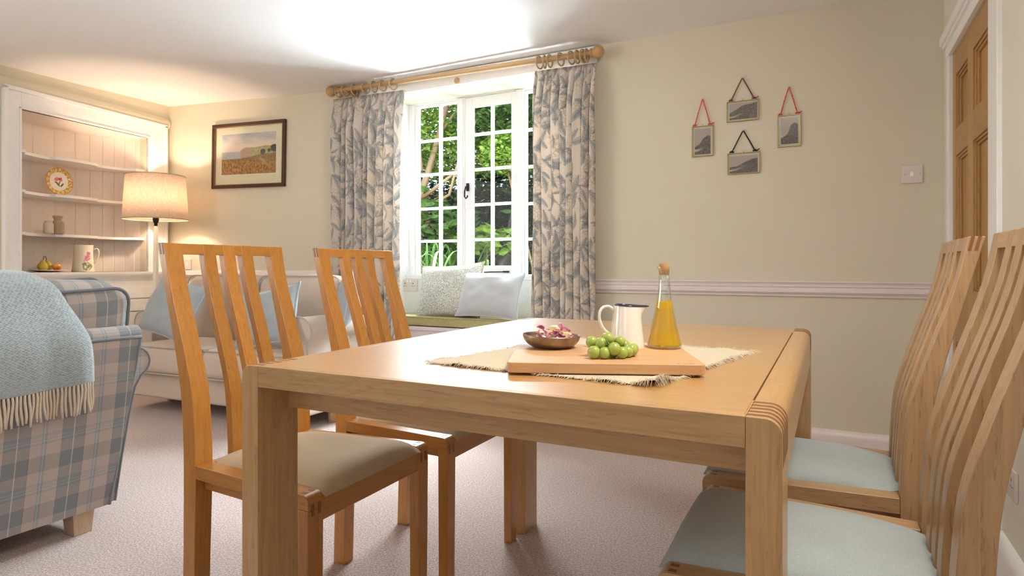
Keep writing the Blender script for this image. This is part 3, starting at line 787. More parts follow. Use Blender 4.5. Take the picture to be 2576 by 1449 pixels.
def photo_mat(name, seed, kind):
    m, N, L, bs = new_mat(name)
    uv = mapped(N, L, 'UV'); sx = N.new('ShaderNodeSeparateXYZ'); L.new(uv, sx.inputs[0]); X, Y = sx.outputs['X'], sx.outputs['Y']
    mp = N.new('ShaderNodeMapping'); L.new(uv, mp.inputs[0]); mp.inputs['Location'].default_value = (seed, seed*2, 0)
    n = noise_n(N, L, mp.outputs[0], 9, 5, 0.7); nf = noise_n(N, L, mp.outputs[0], 11, 6, 0.8)
    st = {0: [(0.0, 0.30), (0.3, 0.40), (0.55, 0.62), (0.8, 0.72), (1.0, 0.70)], 1: [(0.0, 0.40), (0.25, 0.62), (0.5, 0.85), (0.8, 0.90), (1.0, 0.95)],
          2: [(0.0, 0.30), (0.35, 0.40), (0.6, 0.72), (0.8, 0.80), (1.0, 0.74)], 3: [(0.0, 0.35), (0.3, 0.42), (0.55, 0.62), (0.8, 0.78), (1.0, 0.82)]}[kind]
    line = math_n(N, L, 'MULTIPLY_ADD', n, 0.08, math_n(N, L, 'SUBTRACT', ramp(N, L, X, st), 0.04))
    d = math_n(N, L, 'MULTIPLY_ADD', math_n(N, L, 'SUBTRACT', Y, line), 40, 0.5, clamp=True)
    land = mixc(N, L, ramp(N, L, nf, [(0.40, 0.0), (0.60, 1.0)]), srgb(40, 36, 34), srgb(128, 116, 106))
    col = mixc(N, L, d, land, mixc(N, L, n, srgb(166, 150, 142), srgb(198, 182, 172)))
    # pale curve of beach
    cv = math_n(N, L, 'ABSOLUTE', math_n(N, L, 'SUBTRACT', Y, math_n(N, L, 'MULTIPLY_ADD', math_n(N, L, 'MULTIPLY', X, X), 0.9 if kind != 0 else 0.3, 0.16 if kind != 2 else 0.3)))
    bm_ = math_n(N, L, 'MULTIPLY', ramp(N, L, cv, [(0.02, 1.0), (0.06, 0.0)]), ramp(N, L, X, [(0.05, 1.0), (0.6, 0.0)]))
    col = mixc(N, L, bm_, col, srgb(212, 202, 190))
    L.new(col, bs.inputs['Base Color']); bs.inputs['Roughness'].default_value = 0.6
    return m
def ribbon_mat(name, c, c2=None):
    m, N, L, bs = new_mat(name); v = mapped(N, L); n = noise_n(N, L, v, 160, 2)
    L.new(mixc(N, L, ramp(N, L, n, [(0.45, 0.0), (0.55, 1.0)]), c, c2 or [k*0.8 for k in c]), bs.inputs['Base Color']); bs.inputs['Roughness'].default_value = 0.8; return m
RED = ribbon_mat('red_ribbon', srgb(196, 66, 56), srgb(226, 116, 100)); FLOR = ribbon_mat('floral_ribbon', srgb(150, 66, 52), srgb(70, 72, 66)); NAVY = ribbon_mat('navy_ribbon', srgb(26, 28, 46))
M_MATG = plain('pale_green_card', srgb(206, 210, 190), 0.7)
def small_frame(cu, nail, rib, label, kind, seed, mpad):
    P = [wall_px(u, v, -0.006) for u, v in cu]
    w = ((P[1][0]+P[2][0])-(P[0][0]+P[3][0]))/2; h = ((P[0][1]-P[3][1])+(P[1][1]-P[2][1]))/2
    cx = sum(p[0] for p in P)/4; cz = sum(p[1] for p in P)/4
    t = thing('hanging_photo_frame', label, 'picture frame', group='four little hanging brass frames'); t.matrix_world = MW@Matrix.Translation((cx, 0, cz))
    framing(G(), w, h, 0.0045, -0.012, -0.003).build('frame', M_BRASS, t, bevel=0.001)
    g = G(); g.box(-w/2+0.003, w/2-0.003, -0.005, -0.004, -h/2+0.003, h/2-0.003); g.build('backing', M_MATG, t)
    mw, mh = w*mpad[0], h*mpad[1]
    g = quad_uv(G(), -mw/2+mpad[2]*w, mw/2+mpad[2]*w, -0.0058, -mh/2+mpad[3]*h, mh/2+mpad[3]*h); g.build('photograph', photo_mat('old_photo_%d' % kind, seed, kind), t)
    g = G(); g.box(-w/2+0.004, w/2-0.004, -0.0085, -0.0078, -h/2+0.004, h/2-0.004); g.build('glass', M_PGLASS, t)
    nx, nz = wall_px(*nail, -0.006); nx -= cx; nz -= cz
    g = G(); ww = 0.0032
    for s in (-1, 1):
        p0 = Vector((s*w*0.36, -0.010, h/2+0.003)); p1 = Vector((nx, -0.012, nz))
        g.tube([p0, (p0+p1)/2+Vector((s*0.002, 0, -0.002)), p1], ww, 6, flat=0.4)
        g.tube([p0+Vector((-0.010, 0, 0.001)), p0+Vector((0, -0.005, 0.006)), p0+Vector((0.010, 0, 0.0))], 0.0045, 6)
        if s > 0: g.tube([p0, p0+Vector((0.012, -0.004, 0.004)), p0+Vector((0.022, -0.003, 0.010))], 0.0022, 5)
    g.build('hanging_ribbon', rib, t, smooth=50)
    g = G(); g.tube([(nx, 0.0, nz), (nx, -0.016, nz)], 0.0022, 8); g.tube([(nx, -0.014, nz), (nx, -0.017, nz)], 0.0045, 10)
    g.build('nail', M_STEEL, t, smooth=50)
    g = G(); g.tube([(0.0, -0.008, h/2), (0.004, -0.008, h/2+0.006), (0, -0.008, h/2+0.011), (-0.004, -0.008, h/2+0.006), (0, -0.008, h/2)], 0.0012, 5)
    g.build('hanging_loop', M_BRASS, t, smooth=50)
small_frame([(1741, 318), (1795, 315.5), (1794, 392), (1741, 395)], (1768, 249), RED, 'small upright brass frame on red ribbon, leftmost of the four', 0, 1.3, (0.74, 0.84, 0.0, -0.01))
small_frame([(1828, 257), (1909, 249), (1909, 301), (1828, 308)], (1868, 196), FLOR, 'small wide brass frame hanging highest on a patterned ribbon', 1, 4.1, (0.86, 0.80, 0.02, 0.0))
small_frame([(1955.5, 291), (2015, 287), (2014, 367), (1955.5, 371)], (1985, 218), RED, 'small upright brass frame on red ribbon, nearest the light switch', 2, 7.7, (0.74, 0.82, 0.02, 0.0))
small_frame([(1830, 386), (1912, 381), (1911, 435), (1830, 439)], (1870, 328), NAVY, 'small wide brass frame hanging lowest on a black ribbon', 3, 2.9, (0.86, 0.80, 0.0, -0.05))
# light switch on the picture wall
M_PLATE = plain('switch_plastic', srgb(222, 212, 204), 0.25)
def plate(name, M, x, z, w, h, label, cat, kind='switch'):
    t = thing(name, label, cat); t.matrix_world = M@Matrix.Translation((x, 0, z))
    g = G(); g.box(-w/2, w/2, -0.009, 0.0, -h/2, h/2); g.build('face_plate', M_PLATE, t, bevel=0.003, seg=3)
    if kind == 'switch':
        g = G(); g.box(-0.007, 0.007, -0.0125, -0.008, -0.011, 0.011); g.build('rocker', M_WHITE, t, bevel=0.0015)
    else:
        for dx in ((-0.035, 0.035) if w > 0.1 else (0.0,)):
            g = G(); g.box(dx-0.014, dx+0.014, -0.0094, -0.0088, -0.012, 0.020); out_ = g.build('outlet', M_PLATE, t)
            g = G(); g.box(dx-0.003, dx+0.003, -0.0097, -0.0090, 0.008, 0.018); g.box(dx-0.012, dx-0.006, -0.0097, -0.0090, -0.009, -0.004); g.box(dx+0.006, dx+0.012, -0.0097, -0.0090, -0.009, -0.004)
            g.build('pin_holes', M_BLACK, out_)
        for dx in ((-0.012, 0.012) if w > 0.1 else (-0.026,)): G().box(dx-0.005, dx+0.005, -0.012, -0.008, 0.022, 0.036).build('rocker', M_WHITE, t, bevel=0.001)
    for sx in (-1, 1):
        G().lathe([(0.0032, 0), (0.0032, 0.002), (0.001, 0.0025)], 10, (sx*w*0.36 if w < 0.1 else sx*w*0.42, -0.009, 0), M=Matrix.Rotation(PI/2, 4, 'X').to_3x3()).build('screw', M_STEEL, t)
    return t
a0, b0_ = wall_px(2267.5, 415); a1, b1_ = wall_px(2321, 462)
plate('light_switch', MW, (a0+a1)/2, wall_px(2294, 438.5)[1], a1-a0, 0.086, 'square white single light switch on the wall beside the door', 'light switch')
x, z = wall_k(470.5, 665); plate('wall_switch', MK, x+0.01, z, 0.086, 0.086, 'small white switch plate on the wall just behind the floor lamp', 'wall switch', 'switch')
x, z = wall_px(1008, 717, SET-0.05); 
t = plate('power_socket', MW, max(x, op_l+0.09), z, 0.146, 0.086, 'white double socket beside the left curtain in the window seat recess', 'socket', 'socket')
t.matrix_world = MW@Matrix.Translation((max(x, op_l+0.09), SET-0.05, z))
x, z = wall_r(2546, 1210); plate('power_socket', MR, x, z, 0.146, 0.086, 'white double socket low on the wall behind the nearest right chair', 'socket', 'socket')

# ================================================================== TABLE
TB = dict(px=-0.5172, py=1.1893, W=0.9512, L=1.2502, D=0.0993, s=0.0428, t=0.0398)
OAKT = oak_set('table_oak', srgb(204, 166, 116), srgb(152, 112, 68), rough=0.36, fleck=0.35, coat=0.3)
OAKTT = oak_set('table_top_oak', srgb(212, 165, 98), srgb(172, 122, 64), rough=0.34, fleck=0.3, coat=1.0, crough=0.30)
M_JOINT = oak('joint_end_grain', 2, srgb(150, 100, 58), srgb(104, 62, 32), rough=0.4, fleck=0.3)
M_GROOVE = plain('groove_shadow_line', (0.06, 0.03, 0.015), 0.7)
TABLE = thing('dining_table', 'rectangular oak dining table with rounded shoulders and finger joints', 'dining table', (TB['px'], TB['py'], 0), YAW)
W, L_, D_, s_, t_ = TB['W'], TB['L'], TB['D'], TB['s'], TB['t']
TZ = 0.76; RAD = 0.021
def shoulder(x_out, x_in, zlo, r=RAD, k=8):
    """outline in (x,z) of a board standing at the table's end whose top outer edge is rounded"""
    sg = 1 if x_out > x_in else -1
    pts = [(x_in, zlo), (x_in, TZ), (x_out-sg*r, TZ)]
    for i in range(1, k+1):
        a = PI/2*(1-i/k); pts.append((x_out-sg*r+sg*r*math.cos(a), TZ-r+r*math.sin(a)))
    pts.append((x_out, zlo)); return pts
JL = 0.1063
for xo, xi in ((0, s_), (W, W-s_)):
    for y0, y1 in ((0, D_), (L_-D_, L_)):
        g = G(); g.prism(shoulder(xo, xi, 0.0), y0, y1, axis='y'); g.build('leg', OAKT[2], TABLE, bevel=0.0012)
    g = G(); g.prism(shoulder(xo, xi, 0.668), D_+0.0004, L_-D_-0.0004, axis='y'); g.build('side_rail', OAKTT[1], TABLE, bevel=0.0008)
    # finger joints: five darker end-grain fingers wrapping over the shoulder
    sg = 1 if xo > xi else -1
    for base in (0.0, L_-D_):
        g = G()
        for k in range(5):
            a = base+0.0095+k*0.0200; b_ = a+0.0085
            pts = shoulder(xo+sg*0.0003, xi, 0.70)
            inner = [(p[0]-sg*0.002 if abs(p[0]-xo) < 0.03 and p[1] < TZ-0.001 else p[0], p[1]-0.002) for p in pts]
            out = [(p[0], p[1]+(0.0003 if p[1] > TZ-0.02 else 0)) for p in pts[1:]]
            g.prism(out+inner[1:][::-1], a, b_, axis='y')
        g.build('finger_joint', M_JOINT, TABLE)
g = G()
g.box(s_, 0.9060, 0.012, 1.1330, TZ-t_, TZ)
g.build('table_top', OAKTT[0], TABLE, bevel=0.0012)
g = G(); g.box(s_, W-s_, 1.1362, L_, TZ-t_, TZ); g.build('end_board', OAKTT[0], TABLE, bevel=0.0012)
g = G(); g.box(0.9060, W-s_, JL, 1.1362, TZ-t_, TZ-0.005); g.box(s_, 0.9060, 1.1330, 1.1362, TZ-t_, TZ-0.005); g.build('groove', M_GROOVE, TABLE)
G().box(s_+0.0002, W-s_-0.0002, 0.0, 0.0118, TZ-t_, TZ).build('lit_tone_front', OAKT[0], TABLE, bevel=0.001)  # front strip split off; its paler oak stands for light on this face
G().box(0.9062, W-s_-0.0002, 0.012, JL, TZ-t_, TZ).build('corner_block', OAKTT[0], TABLE, bevel=0.0005)
for y0 in (0.075, L_-0.095):
    g = G(); g.box(s_, W-s_, y0, y0+0.02, 0.668, TZ-t_); g.build('apron', OAKT[0], TABLE, bevel=0.001)

# ================================================================== CHAIRS
ZP = [0, .2, .46, .55, .637, .724, .80, .866, .93, 1.012]; DF = [-.012, -.007, 0, -.004, -.013, -.037, -.061, -.083, -.101, -.117]
ZR = [0, .2, .3, .476, .614, .709, .835, 1.012]; DR = [-.056, -.049, -.0468, -.0445, -.0525, -.069, -.100, -.146]
def interp(x, xs, ys):
    if x <= xs[0]: return ys[0]
    for i in range(len(xs)-1):
        if x <= xs[i+1]:
            # Catmull-Rom through the samples
            t = (x-xs[i])/(xs[i+1]-xs[i])
            m0 = (ys[i+1]-ys[i-1])/(xs[i+1]-xs[i-1]) if i > 0 else (ys[i+1]-ys[i])/(xs[i+1]-xs[i])
            m1 = (ys[i+2]-ys[i])/(xs[i+2]-xs[i]) if i+2 < len(xs) else (ys[i+1]-ys[i])/(xs[i+1]-xs[i])
            h = xs[i+1]-xs[i]
            return (2*t**3-3*t**2+1)*ys[i]+(t**3-2*t**2+t)*h*m0+(-2*t**3+3*t**2)*ys[i+1]+(t**3-t**2)*h*m1
    return ys[-1]
WB, WF_, DC, ZS, ZT = .386, .4554, .397, .461, 1.008
def make_chair(label, wood, pad_m, loc, ang, grp):
    t = thing('dining_chair', label, 'dining chair', (loc[0], loc[1], 0), ang, grp)
    zs = [i*ZT/34 for i in range(35)]
    for s in (-1, 1):
        rings = []
        for z in zs:
            yo = s*(WB/2-(0.004*(1-z/ZS) if z < ZS else 0)); wd = 0.049-(0.006*(1-z/ZS) if z < ZS else 0)
            xf, xr = interp(z, ZP, DF), interp(z, ZR, DR)
            rings.append([(xf, yo, z), (xf, yo-s*wd, z), (xr, yo-s*wd, z), (xr, yo, z)])
        G().loft(rings).build('back_post', wood[2], t, bevel=0.002)
    for yc in (-0.0645, -0.0015, 0.0595):
        rings = []
        for z in [0.415+i*(ZT-0.415)/28 for i in range(29)]:
            xf = interp(z, ZP, DF); rings.append([(xf, yc+0.019, z), (xf, yc-0.019, z), (xf-0.021, yc-0.019, z), (xf-0.021, yc+0.019, z)])
        G().loft(rings).build('back_slat', wood[2], t, bevel=0.0015)
    xt = interp(0.99, ZP, DF)
    g = G()
    rings = []
    for z in (0.9795, ZT-0.0006):
        xf = interp(z, ZP, DF)-0.0006; xr = interp(z, ZR, DR)+0.001
        rings.append([(xf, WB/2-0.045, z), (xf, -WB/2+0.045, z), (xr, -WB/2+0.045, z), (xr, WB/2-0.045, z)])
    g.loft(rings).build('top_rail', wood[1], t, bevel=0.001)
    for s in (-1, 1):
        g = G()
        for k in range(2):
            rings = []
            for z in (0.979, ZT+0.0003):
                xf = interp(z, ZP, DF); xr = interp(z, ZR, DR); w = (xf-xr)
                a, b = xf-w*(0.17+0.40*k), xf-w*(0.38+0.40*k)
                rings.append([(a, s*(WB/2+0.0004), z), (b, s*(WB/2+0.0004), z), (b, s*(WB/2-0.02), z), (a, s*(WB/2-0.02), z)])
            g.loft(rings)
        g.build('joint_inlay', M_JOINT, t)
        g = G()                                                         # joint fingers on the seat corner
        for k in range(2):
            yo = s*(WF_/2-0.009-0.020*k)
            g.box(DC-0.030, DC-0.017, min(yo, yo-s*0.009), max(yo, yo-s*0.009), ZS-0.004, ZS+0.0004)
            g.box(DC-0.006, DC+0.0004, min(yo, yo-s*0.009), max(yo, yo-s*0.009), ZS-0.046, ZS-0.020)
        g.build('joint_inlay', M_JOINT, t)
    yside = lambda x: WB/2+(WF_-WB)/2*min(1, max(0, x)/DC)
    for s in (-1, 1):
        prof = [(0.0, 0.428), (0.0, ZS), (DC-0.018, ZS)]+[(DC-0.018+0.018*math.sin(PI/2*i/6), ZS-0.018+0.018*math.cos(PI/2*i/6)) for i in range(1, 7)]+[(DC, 0.428)]
        ro = [(x, s*yside(x), z) for x, z in prof]; ri = [(x, s*(yside(x)-0.045), z) for x, z in prof]
        G().loft([ro, ri]).build('seat_rail', wood[0], t, bevel=0.0015)
        g = G(); rings = []
        for z, sh in ((0.0, 0.003), (0.4278, 0.0)):
            yo = s*(WF_/2-sh); rings.append([(DC-sh*0.5, yo, z), (DC-sh*0.5, yo-s*(0.0465-2*sh), z), (DC-0.031, yo-s*(0.0465-2*sh), z), (DC-0.031, yo, z)])
        g.loft(rings).build('front_leg', wood[2], t, bevel=0.0025)
        g = G(); g.loft([[(x, s*(yside(x)-0.027), 0.396), (x, s*(yside(x)-0.027), 0.428), (x, s*(yside(x)-0.042), 0.428), (x, s*(yside(x)-0.042), 0.396)] for x in (-0.002, DC-0.03)])
        g.build('side_apron', wood[0], t, bevel=0.001)
    g = G(); g.box(DC-0.022, DC-0.002, -WF_/2+0.044, WF_/2-0.044, 0.395, 0.447); g.build('front_rail', wood[1], t, bevel=0.0015)
    g = G(); g.box(-0.030, -0.004, -WB/2+0.047, WB/2-0.047, 0.400, 0.452); g.build('rear_rail', wood[1], t, bevel=0.0015)
    # upholstered drop-on pad
    def top(u, w):
        x = -0.004+(DC+0.010)*w
        hw = yside(x)-0.0445
        c = 2*u-1
        # rounded corners at the rear
        if w < 0.12: hw -= 0.018*(1-math.sqrt(max(0, 1-((0.12-w)/0.12)**2)))
        e = (1-abs(c)**3.2)**0.62
        rr = math.sin(PI/2*min(1, w/0.38))**0.62 if w > 0 else 0
        z = ZS-0.001+0.034*e*rr
        if w > 0.86:
            q = (w-0.86)/0.14; z -= (0.014+0.030*e)*(1-math.sqrt(max(0, 1-q*q)))
        return (x, c*hw, z)
    def skirt(u, w):
        p = top(u, w)
        return p
    g = G(); NU, NV = 28, 36
    g.grid(lambda a, b: top(a, b), NU, NV); g.uv = {}
    # closing side walls
    ring = [(i, 0) for i in range(NU+1)]+[(NU, j) for j in range(1, NV+1)]+[(i, NV) for i in range(NU-1, -1, -1)]+[(0, j) for j in range(NV-1, 0, -1)]
    ids = [i*(NV+1)+j for i, j in ring]
    n0 = len(g.v)
    for (i, j), k in zip(ring, ids):
        p = g.v[k].copy(); p.z = 0.4472 if j > NV*0.9 else 0.452
        p.y *= 0.995; g.v.append(p)
    m = len(ids)
    for k in range(m):
        k2 = (k+1) % m; g.f.append([ids[k], ids[k2], n0+k2, n0+k]); g.m.append(0)
    g.f.append([n0+k for k in range(m)]); g.m.append(0)
    g.build('seat_pad', pad_m, t, smooth=50)
    return t
HONEY = oak_set('honey_oak', srgb(208, 146, 68), srgb(160, 100, 40), rough=0.34, fleck=0.30, coat=0.4)
PALE = oak_set('oak_cool_light', srgb(198, 160, 116), srgb(148, 110, 72), rough=0.40, fleck=0.50, coat=0.3)  # cool window light put into the oak colour of the right chairs
PADB = fabric('oatmeal_linen', srgb(216, 196, 164), srgb(176, 152, 118), 2600, bstr=0.25)
PADG = fabric('linen_cool_light', srgb(192, 200, 198), srgb(146, 155, 155), 2600, bstr=0.3)  # seat linen with bluish window light put into its colour
make_chair('honey oak slatted chair with oatmeal seat, nearest on the left side of the table', HONEY, PADB, (-0.6886, 1.6897), -0.451, 'chairs round the dining table')
make_chair('honey oak slatted chair tucked in before the window seat, behind another honey chair', HONEY, PADB, (-0.438, 2.1341), -0.4598, 'chairs round the dining table')
make_chair('oak chair with linen seat, cool light put into both colours, at the far right, closest to the picture wall', PALE, PADG, (0.9038, 1.4702), 2.6487, 'chairs round the dining table')
make_chair('oak chair with linen seat, cool light put into both colours, at the right edge, nearest to the viewer', PALE, PADG, (0.6866, 1.0132), 2.6672, 'chairs round the dining table')

# ================================================================== THINGS ON THE TABLE
def tz(u, v, z): return at_height(u, v, z)
M_LINEN = fabric('frayed_linen', srgb(220, 206, 178), srgb(188, 172, 142), 2200, bstr=0.25)
BZ0, BZ1 = TZ+0.0045, TZ+0.0225
b_fl = tz(1275, 911.5, BZ1); b_fr = tz(1777, 918, BZ1); b_bl = tz(1298, 868.5, BZ1)
_bx = (b_fr-b_fl).normalized(); _by = Vector((-_bx.y, _bx.x, 0))
c_l = tz(1076, 914, TZ); c_f = tz(1645, 975, TZ); c_r = tz(1893, 886, TZ); c_b = c_l+(c_r-c_f)
def cloth_p(a, b):
    p = c_l.lerp(c_f, a)*(1-b)+c_b.lerp(c_r, a)*b
    p = Vector(p); e = min(a, 1-a, b, 1-b)
    p += (c_f-c_l).normalized()*0.006*noise.noise(Vector((b*14, 2.2, 0)))*(1 if min(a, 1-a) < 0.06 else 0)
    d = min(1, max(0, (0.5-abs(a-0.45))*2)*1.2)
    wr = 0.0045*abs(noise.noise(Vector((a*5.5, b*6.5, 4))))+0.006*max(0, noise.noise(Vector((a*9-b*5, b*2.5, 9))))**1.2
    q_ = p-b_fl; qx, qy = q_.dot(_bx), q_.dot(_by)
    under = min(1, max(0, max(-qx, qx-(b_fr-b_fl).length, -qy, qy-0.262))/0.02)      # flat under the board
    p.z = TZ+0.0018+wr*under*(1.0 if b < 0.30 or a < 0.12 or a > 0.9 or b > 0.9 else 0.1)
    # one turned-up frayed corner
    k = math.hypot(a-1.0, b-0.04); p.z += 0.012*max(0, 1-k/0.09)
    return p
g = G(); g.grid(cloth_p, 70, 60)
CL = g.build('table_cloth', M_LINEN, smooth=True, solid=0.0012); tag(CL, 'small frayed beige linen cloth lying under the chopping board', 'cloth')
g = G(); rr = random.Random(3)
def frays(fn, n, out):
    for i in range(n):
        t = rr.random(); p = fn(t); o = Vector(out)*rr.uniform(0.004, 0.013)+Vector((rr.uniform(-1, 1), rr.uniform(-1, 1), 0))*0.005
        q = p+o*0.5+Vector((0, 0, rr.uniform(0.0, 0.004))); e = p+o+Vector((rr.uniform(-1, 1)*0.003, rr.uniform(-1, 1)*0.003, 0)); e.z = TZ+rr.uniform(0.0006, 0.004)
        g.tube([p, q, e], [0.00045, 0.0004, 0.0002], 3)
ax = (c_f-c_l).normalized(); ay = (c_b-c_l).normalized()
frays(lambda t: cloth_p(t, 0), 420, -ay); frays(lambda t: cloth_p(t, 1), 300, ay); frays(lambda t: cloth_p(0, t), 260, -ax); frays(lambda t: cloth_p(1, t), 480, ax)
g.build('fringe', plain('linen_thread', srgb(214, 202, 178), 0.9), CL)

BZ0, BZ1 = TZ+0.0045, TZ+0.0225
M_BOARD = oak('bamboo_board', 0, srgb(212, 168, 122), srgb(184, 136, 92), rough=0.5, fleck=0.1)
b_fl = tz(1275, 911.5, BZ1); b_fr = tz(1777, 918, BZ1); b_bl = tz(1298, 868.5, BZ1)
bx_ = (b_fr-b_fl); bw = bx_.length; bang = math.atan2(bx_.y, bx_.x); bl = (b_bl-b_fl).length
BOARD = thing('chopping_board', 'rectangular bamboo chopping board on the frayed cloth', 'chopping board', (b_fl.x, b_fl.y, BZ0), bang)
r_ = 0.010
def rrect(x0, x1, y0, y1, r, k=5):
    pts = []
    for cx, cy, a0 in ((x1-r, y1-r, 0), (x0+r, y1-r, 90), (x0+r, y0+r, 180), (x1-r, y0+r, 270)):
        for i in range(k+1):
            a = math.radians(a0+90*i/k); pts.append((cx+r*math.cos(a), cy+r*math.sin(a)))
    return pts
bl = 0.262
G().prism(rrect(0, bw, 0, bl, r_), 0, BZ1-BZ0, axis='z').build('board', M_BOARD, BOARD, bevel=0.0015)
def text_obj(body, size, mat, parent, M, name='lettering', ext=0.0002):
    c = bpy.data.curves.new(name, 'FONT'); c.body = body; c.size = size; c.extrude = ext; c.align_x = 'CENTER'; c.align_y = 'CENTER'; c.space_character = 1.25
    o = bpy.data.objects.new(name, c); COL.objects.link(o); o.data.materials.append(mat)
    bpy.context.view_layer.update()
    me = bpy.data.meshes.new_from_object(o.evaluated_get(bpy.context.evaluated_depsgraph_get())); me.name = name
    bpy.data.objects.remove(o); o = bpy.data.objects.new(name, me); COL.objects.link(o)
    o.parent = parent; o.matrix_local = M; return o
M_BURN = plain('branded_lettering', srgb(150, 104, 72), 0.7)
ml = tz(1758, 915, BZ1); 
lm = Vector((bw-0.028, 0.0080, BZ1-BZ0))
text_obj('JUNDE', 0.0052, M_BURN, BOARD, Matrix.Translation(lm))
g = G(); g.lathe([(0.0022, 0), (0.0022, 0.0003)], 14, lm+Vector((-0.0165, 0, 0))); g.build('burnt_emblem', M_BURN, BOARD)

# bowl of salad
bc = tz(1386, 874, BZ1)
M_COPPER, N, L, bs = new_mat('hammered_copper'); v = mapped(N, L); n_ = noise_n(N, L, v, 60, 3)
L.new(mixc(N, L, ramp(N, L, n_, [(0.3, 0.0), (0.7, 1.0)]), (0.22, 0.16, 0.115), (0.40, 0.30, 0.22)), bs.inputs['Base Color']); bs.inputs['Metallic'].default_value = 0.85; bs.inputs['Roughness'].default_value = 0.36
vv = N.new('ShaderNodeTexVoronoi'); vv.inputs['Scale'].default_value = 160; L.new(v, vv.inputs['Vector']); bump(N, L, bs, vv.outputs['Distance'], 0.15, 0.002)
g = G()
RB, HB = 0.0585, 0.0265
outer = [(0.001, 0.0)]+[(RB*(0.50+0.50*math.sin(PI/2*i/10)), HB*(1-math.cos(PI/2*i/10))**0.92) for i in range(11)]
inner = [(RB*(0.50+0.50*math.sin(PI/2*i/10))-0.0014, HB*(1-math.cos(PI/2*i/10))**0.92+0.0012*(1-i/10)) for i in range(10, -1, -1)]+[(0.001, 0.0013)]
g.lathe(outer+inner, 48, cap=True)
BOWL = g.build('bowl', M_COPPER, smooth=True); BOWL.location = bc; BOWL.rotation_euler = (math.radians(0), math.radians(2.0), 0)
tag(BOWL, 'shallow hammered copper bowl of salad on the chopping board', 'bowl')
M_ONION, N, L, bs = new_mat('pink_onion'); v = mapped(N, L, 'Generated'); n_ = noise_n(N, L, v, 3, 3)
L.new(ramp(N, L, n_, [(0.25, srgb(150, 36, 80)), (0.45, srgb(206, 110, 140)), (0.62, srgb(232, 176, 184)), (0.8, srgb(244, 220, 214))]), bs.inputs['Base Color']); bs.inputs['Roughness'].default_value = 0.3; bs.inputs['Subsurface Weight'].default_value = 0.15; bs.inputs['Subsurface Scale'].default_value = 0.004
M_CHEESE, N, L, bs = new_mat('peppered_cheese'); v = mapped(N, L); n_ = noise_n(N, L, v, 420, 2)
L.new(mixc(N, L, ramp(N, L, n_, [(0.68, 0.0), (0.72, 1.0)]), srgb(236, 216, 170), srgb(70, 56, 40)), bs.inputs['Base Color']); bs.inputs['Roughness'].default_value = 0.55
rr = random.Random(12)
zb = BZ1+0.018
for k in range(15):
    rad = rr.uniform(0.009, 0.016); a0 = rr.uniform(0, 2*PI); span = rr.uniform(1.8, 3.4)
    ox = rr.uniform(-0.026, 0.034); oy = rr.uniform(-0.024, 0.020); oz = zb+0.011+rr.uniform(-0.004, 0.014)*(1-abs(ox-0.006)/0.05)
    Mx = Matrix.Rotation(rr.uniform(0, PI), 3, 'Z')@Matrix.Rotation(rr.uniform(0.2, 1.1), 3, 'X')
    g = G(); rings = []
    for i in range(11):
        a = a0+span*i/10; c = Vector((math.cos(a), math.sin(a), 0)); hh = 0.0045*math.sin(PI*(0.08+0.84*i/10)); th = 0.0011
        rings.append([Mx@(c*(rad-th)+Vector((0, 0, -hh))), Mx@(c*(rad+th)+Vector((0, 0, -hh))), Mx@(c*(rad+th*1.6)+Vector((0, 0, 0))), Mx@(c*(rad+th)+Vector((0, 0, hh))), Mx@(c*(rad-th)+Vector((0, 0, hh)))])
    g.loft(rings)
    o = g.build('onion_slice', M_ONION, smooth=60); o.location = (bc.x+ox, bc.y+oy, oz)
    tag(o, 'curl of pickled pink onion in the copper bowl', 'onion slice', 'onion curls in the bowl')
for (ox, oy, oz) in ((0.010, -0.012, 0.010), (0.024, -0.010, 0.012), (0.018, 0.006, 0.020), (0.034, 0.002, 0.010), (-0.004, 0.012, 0.012), (0.010, 0.014, 0.022), (0.030, 0.014, 0.012)):
    g = G(); q = rr.uniform(0.008, 0.0100); Mx = Matrix.Rotation(rr.uniform(0, PI), 4, 'Z')@Matrix.Rotation(rr.uniform(-0.5, 0.5), 4, 'X')
    g.box(-q, q, -q*0.8, q*0.8, -q*0.7, q*0.7, M=Mx)
    o = g.build('cheese_cube', M_CHEESE, bevel=0.0018, seg=3); o.location = (bc.x+ox, bc.y+oy, BZ1+0.016+oz*0.9)
    tag(o, 'crumbly cube of peppered cheese in the copper bowl', 'cheese', 'cheese cubes in the bowl')

# grapes
M_GRAPE, N, L, bs = new_mat('green_grape'); v = mapped(N, L); n_ = noise_n(N, L, v, 60, 2)
L.new(mixc(N, L, n_, srgb(140, 160, 62), srgb(180, 192, 106)), bs.inputs['Base Color']); bs.inputs['Roughness'].default_value = 0.22
bs.inputs['Subsurface Weight'].default_value = 0.6; bs.inputs['Subsurface Radius'].default_value = (0.8, 1.0, 0.2); bs.inputs['Subsurface Scale'].default_value = 0.01
M_STEM = plain('grape_stem', srgb(110, 130, 60), 0.6)
gc = at_height(1538, 895, BZ1)
BUN = thing('grape_bunch', 'small bunch of green grapes on the front of the board', 'grapes', gc)
gr = [(1494.5, 889, 1.110), (1520.5, 889.6, 1.108), (1564.4, 888.5, 1.112), (1587.7, 882, 1.140), (1542, 893, 1.125), (1578, 888, 1.126), (1545, 877.6, 1.108), (1488.7, 861, 1.140), (1512, 864, 1.122), (1528.6, 852, 1.132), (1558.5, 860, 1.140), (1496, 872, 1.160), (1570, 871, 1.165), (1530, 874, 1.155), (1592, 886, 1.165)]
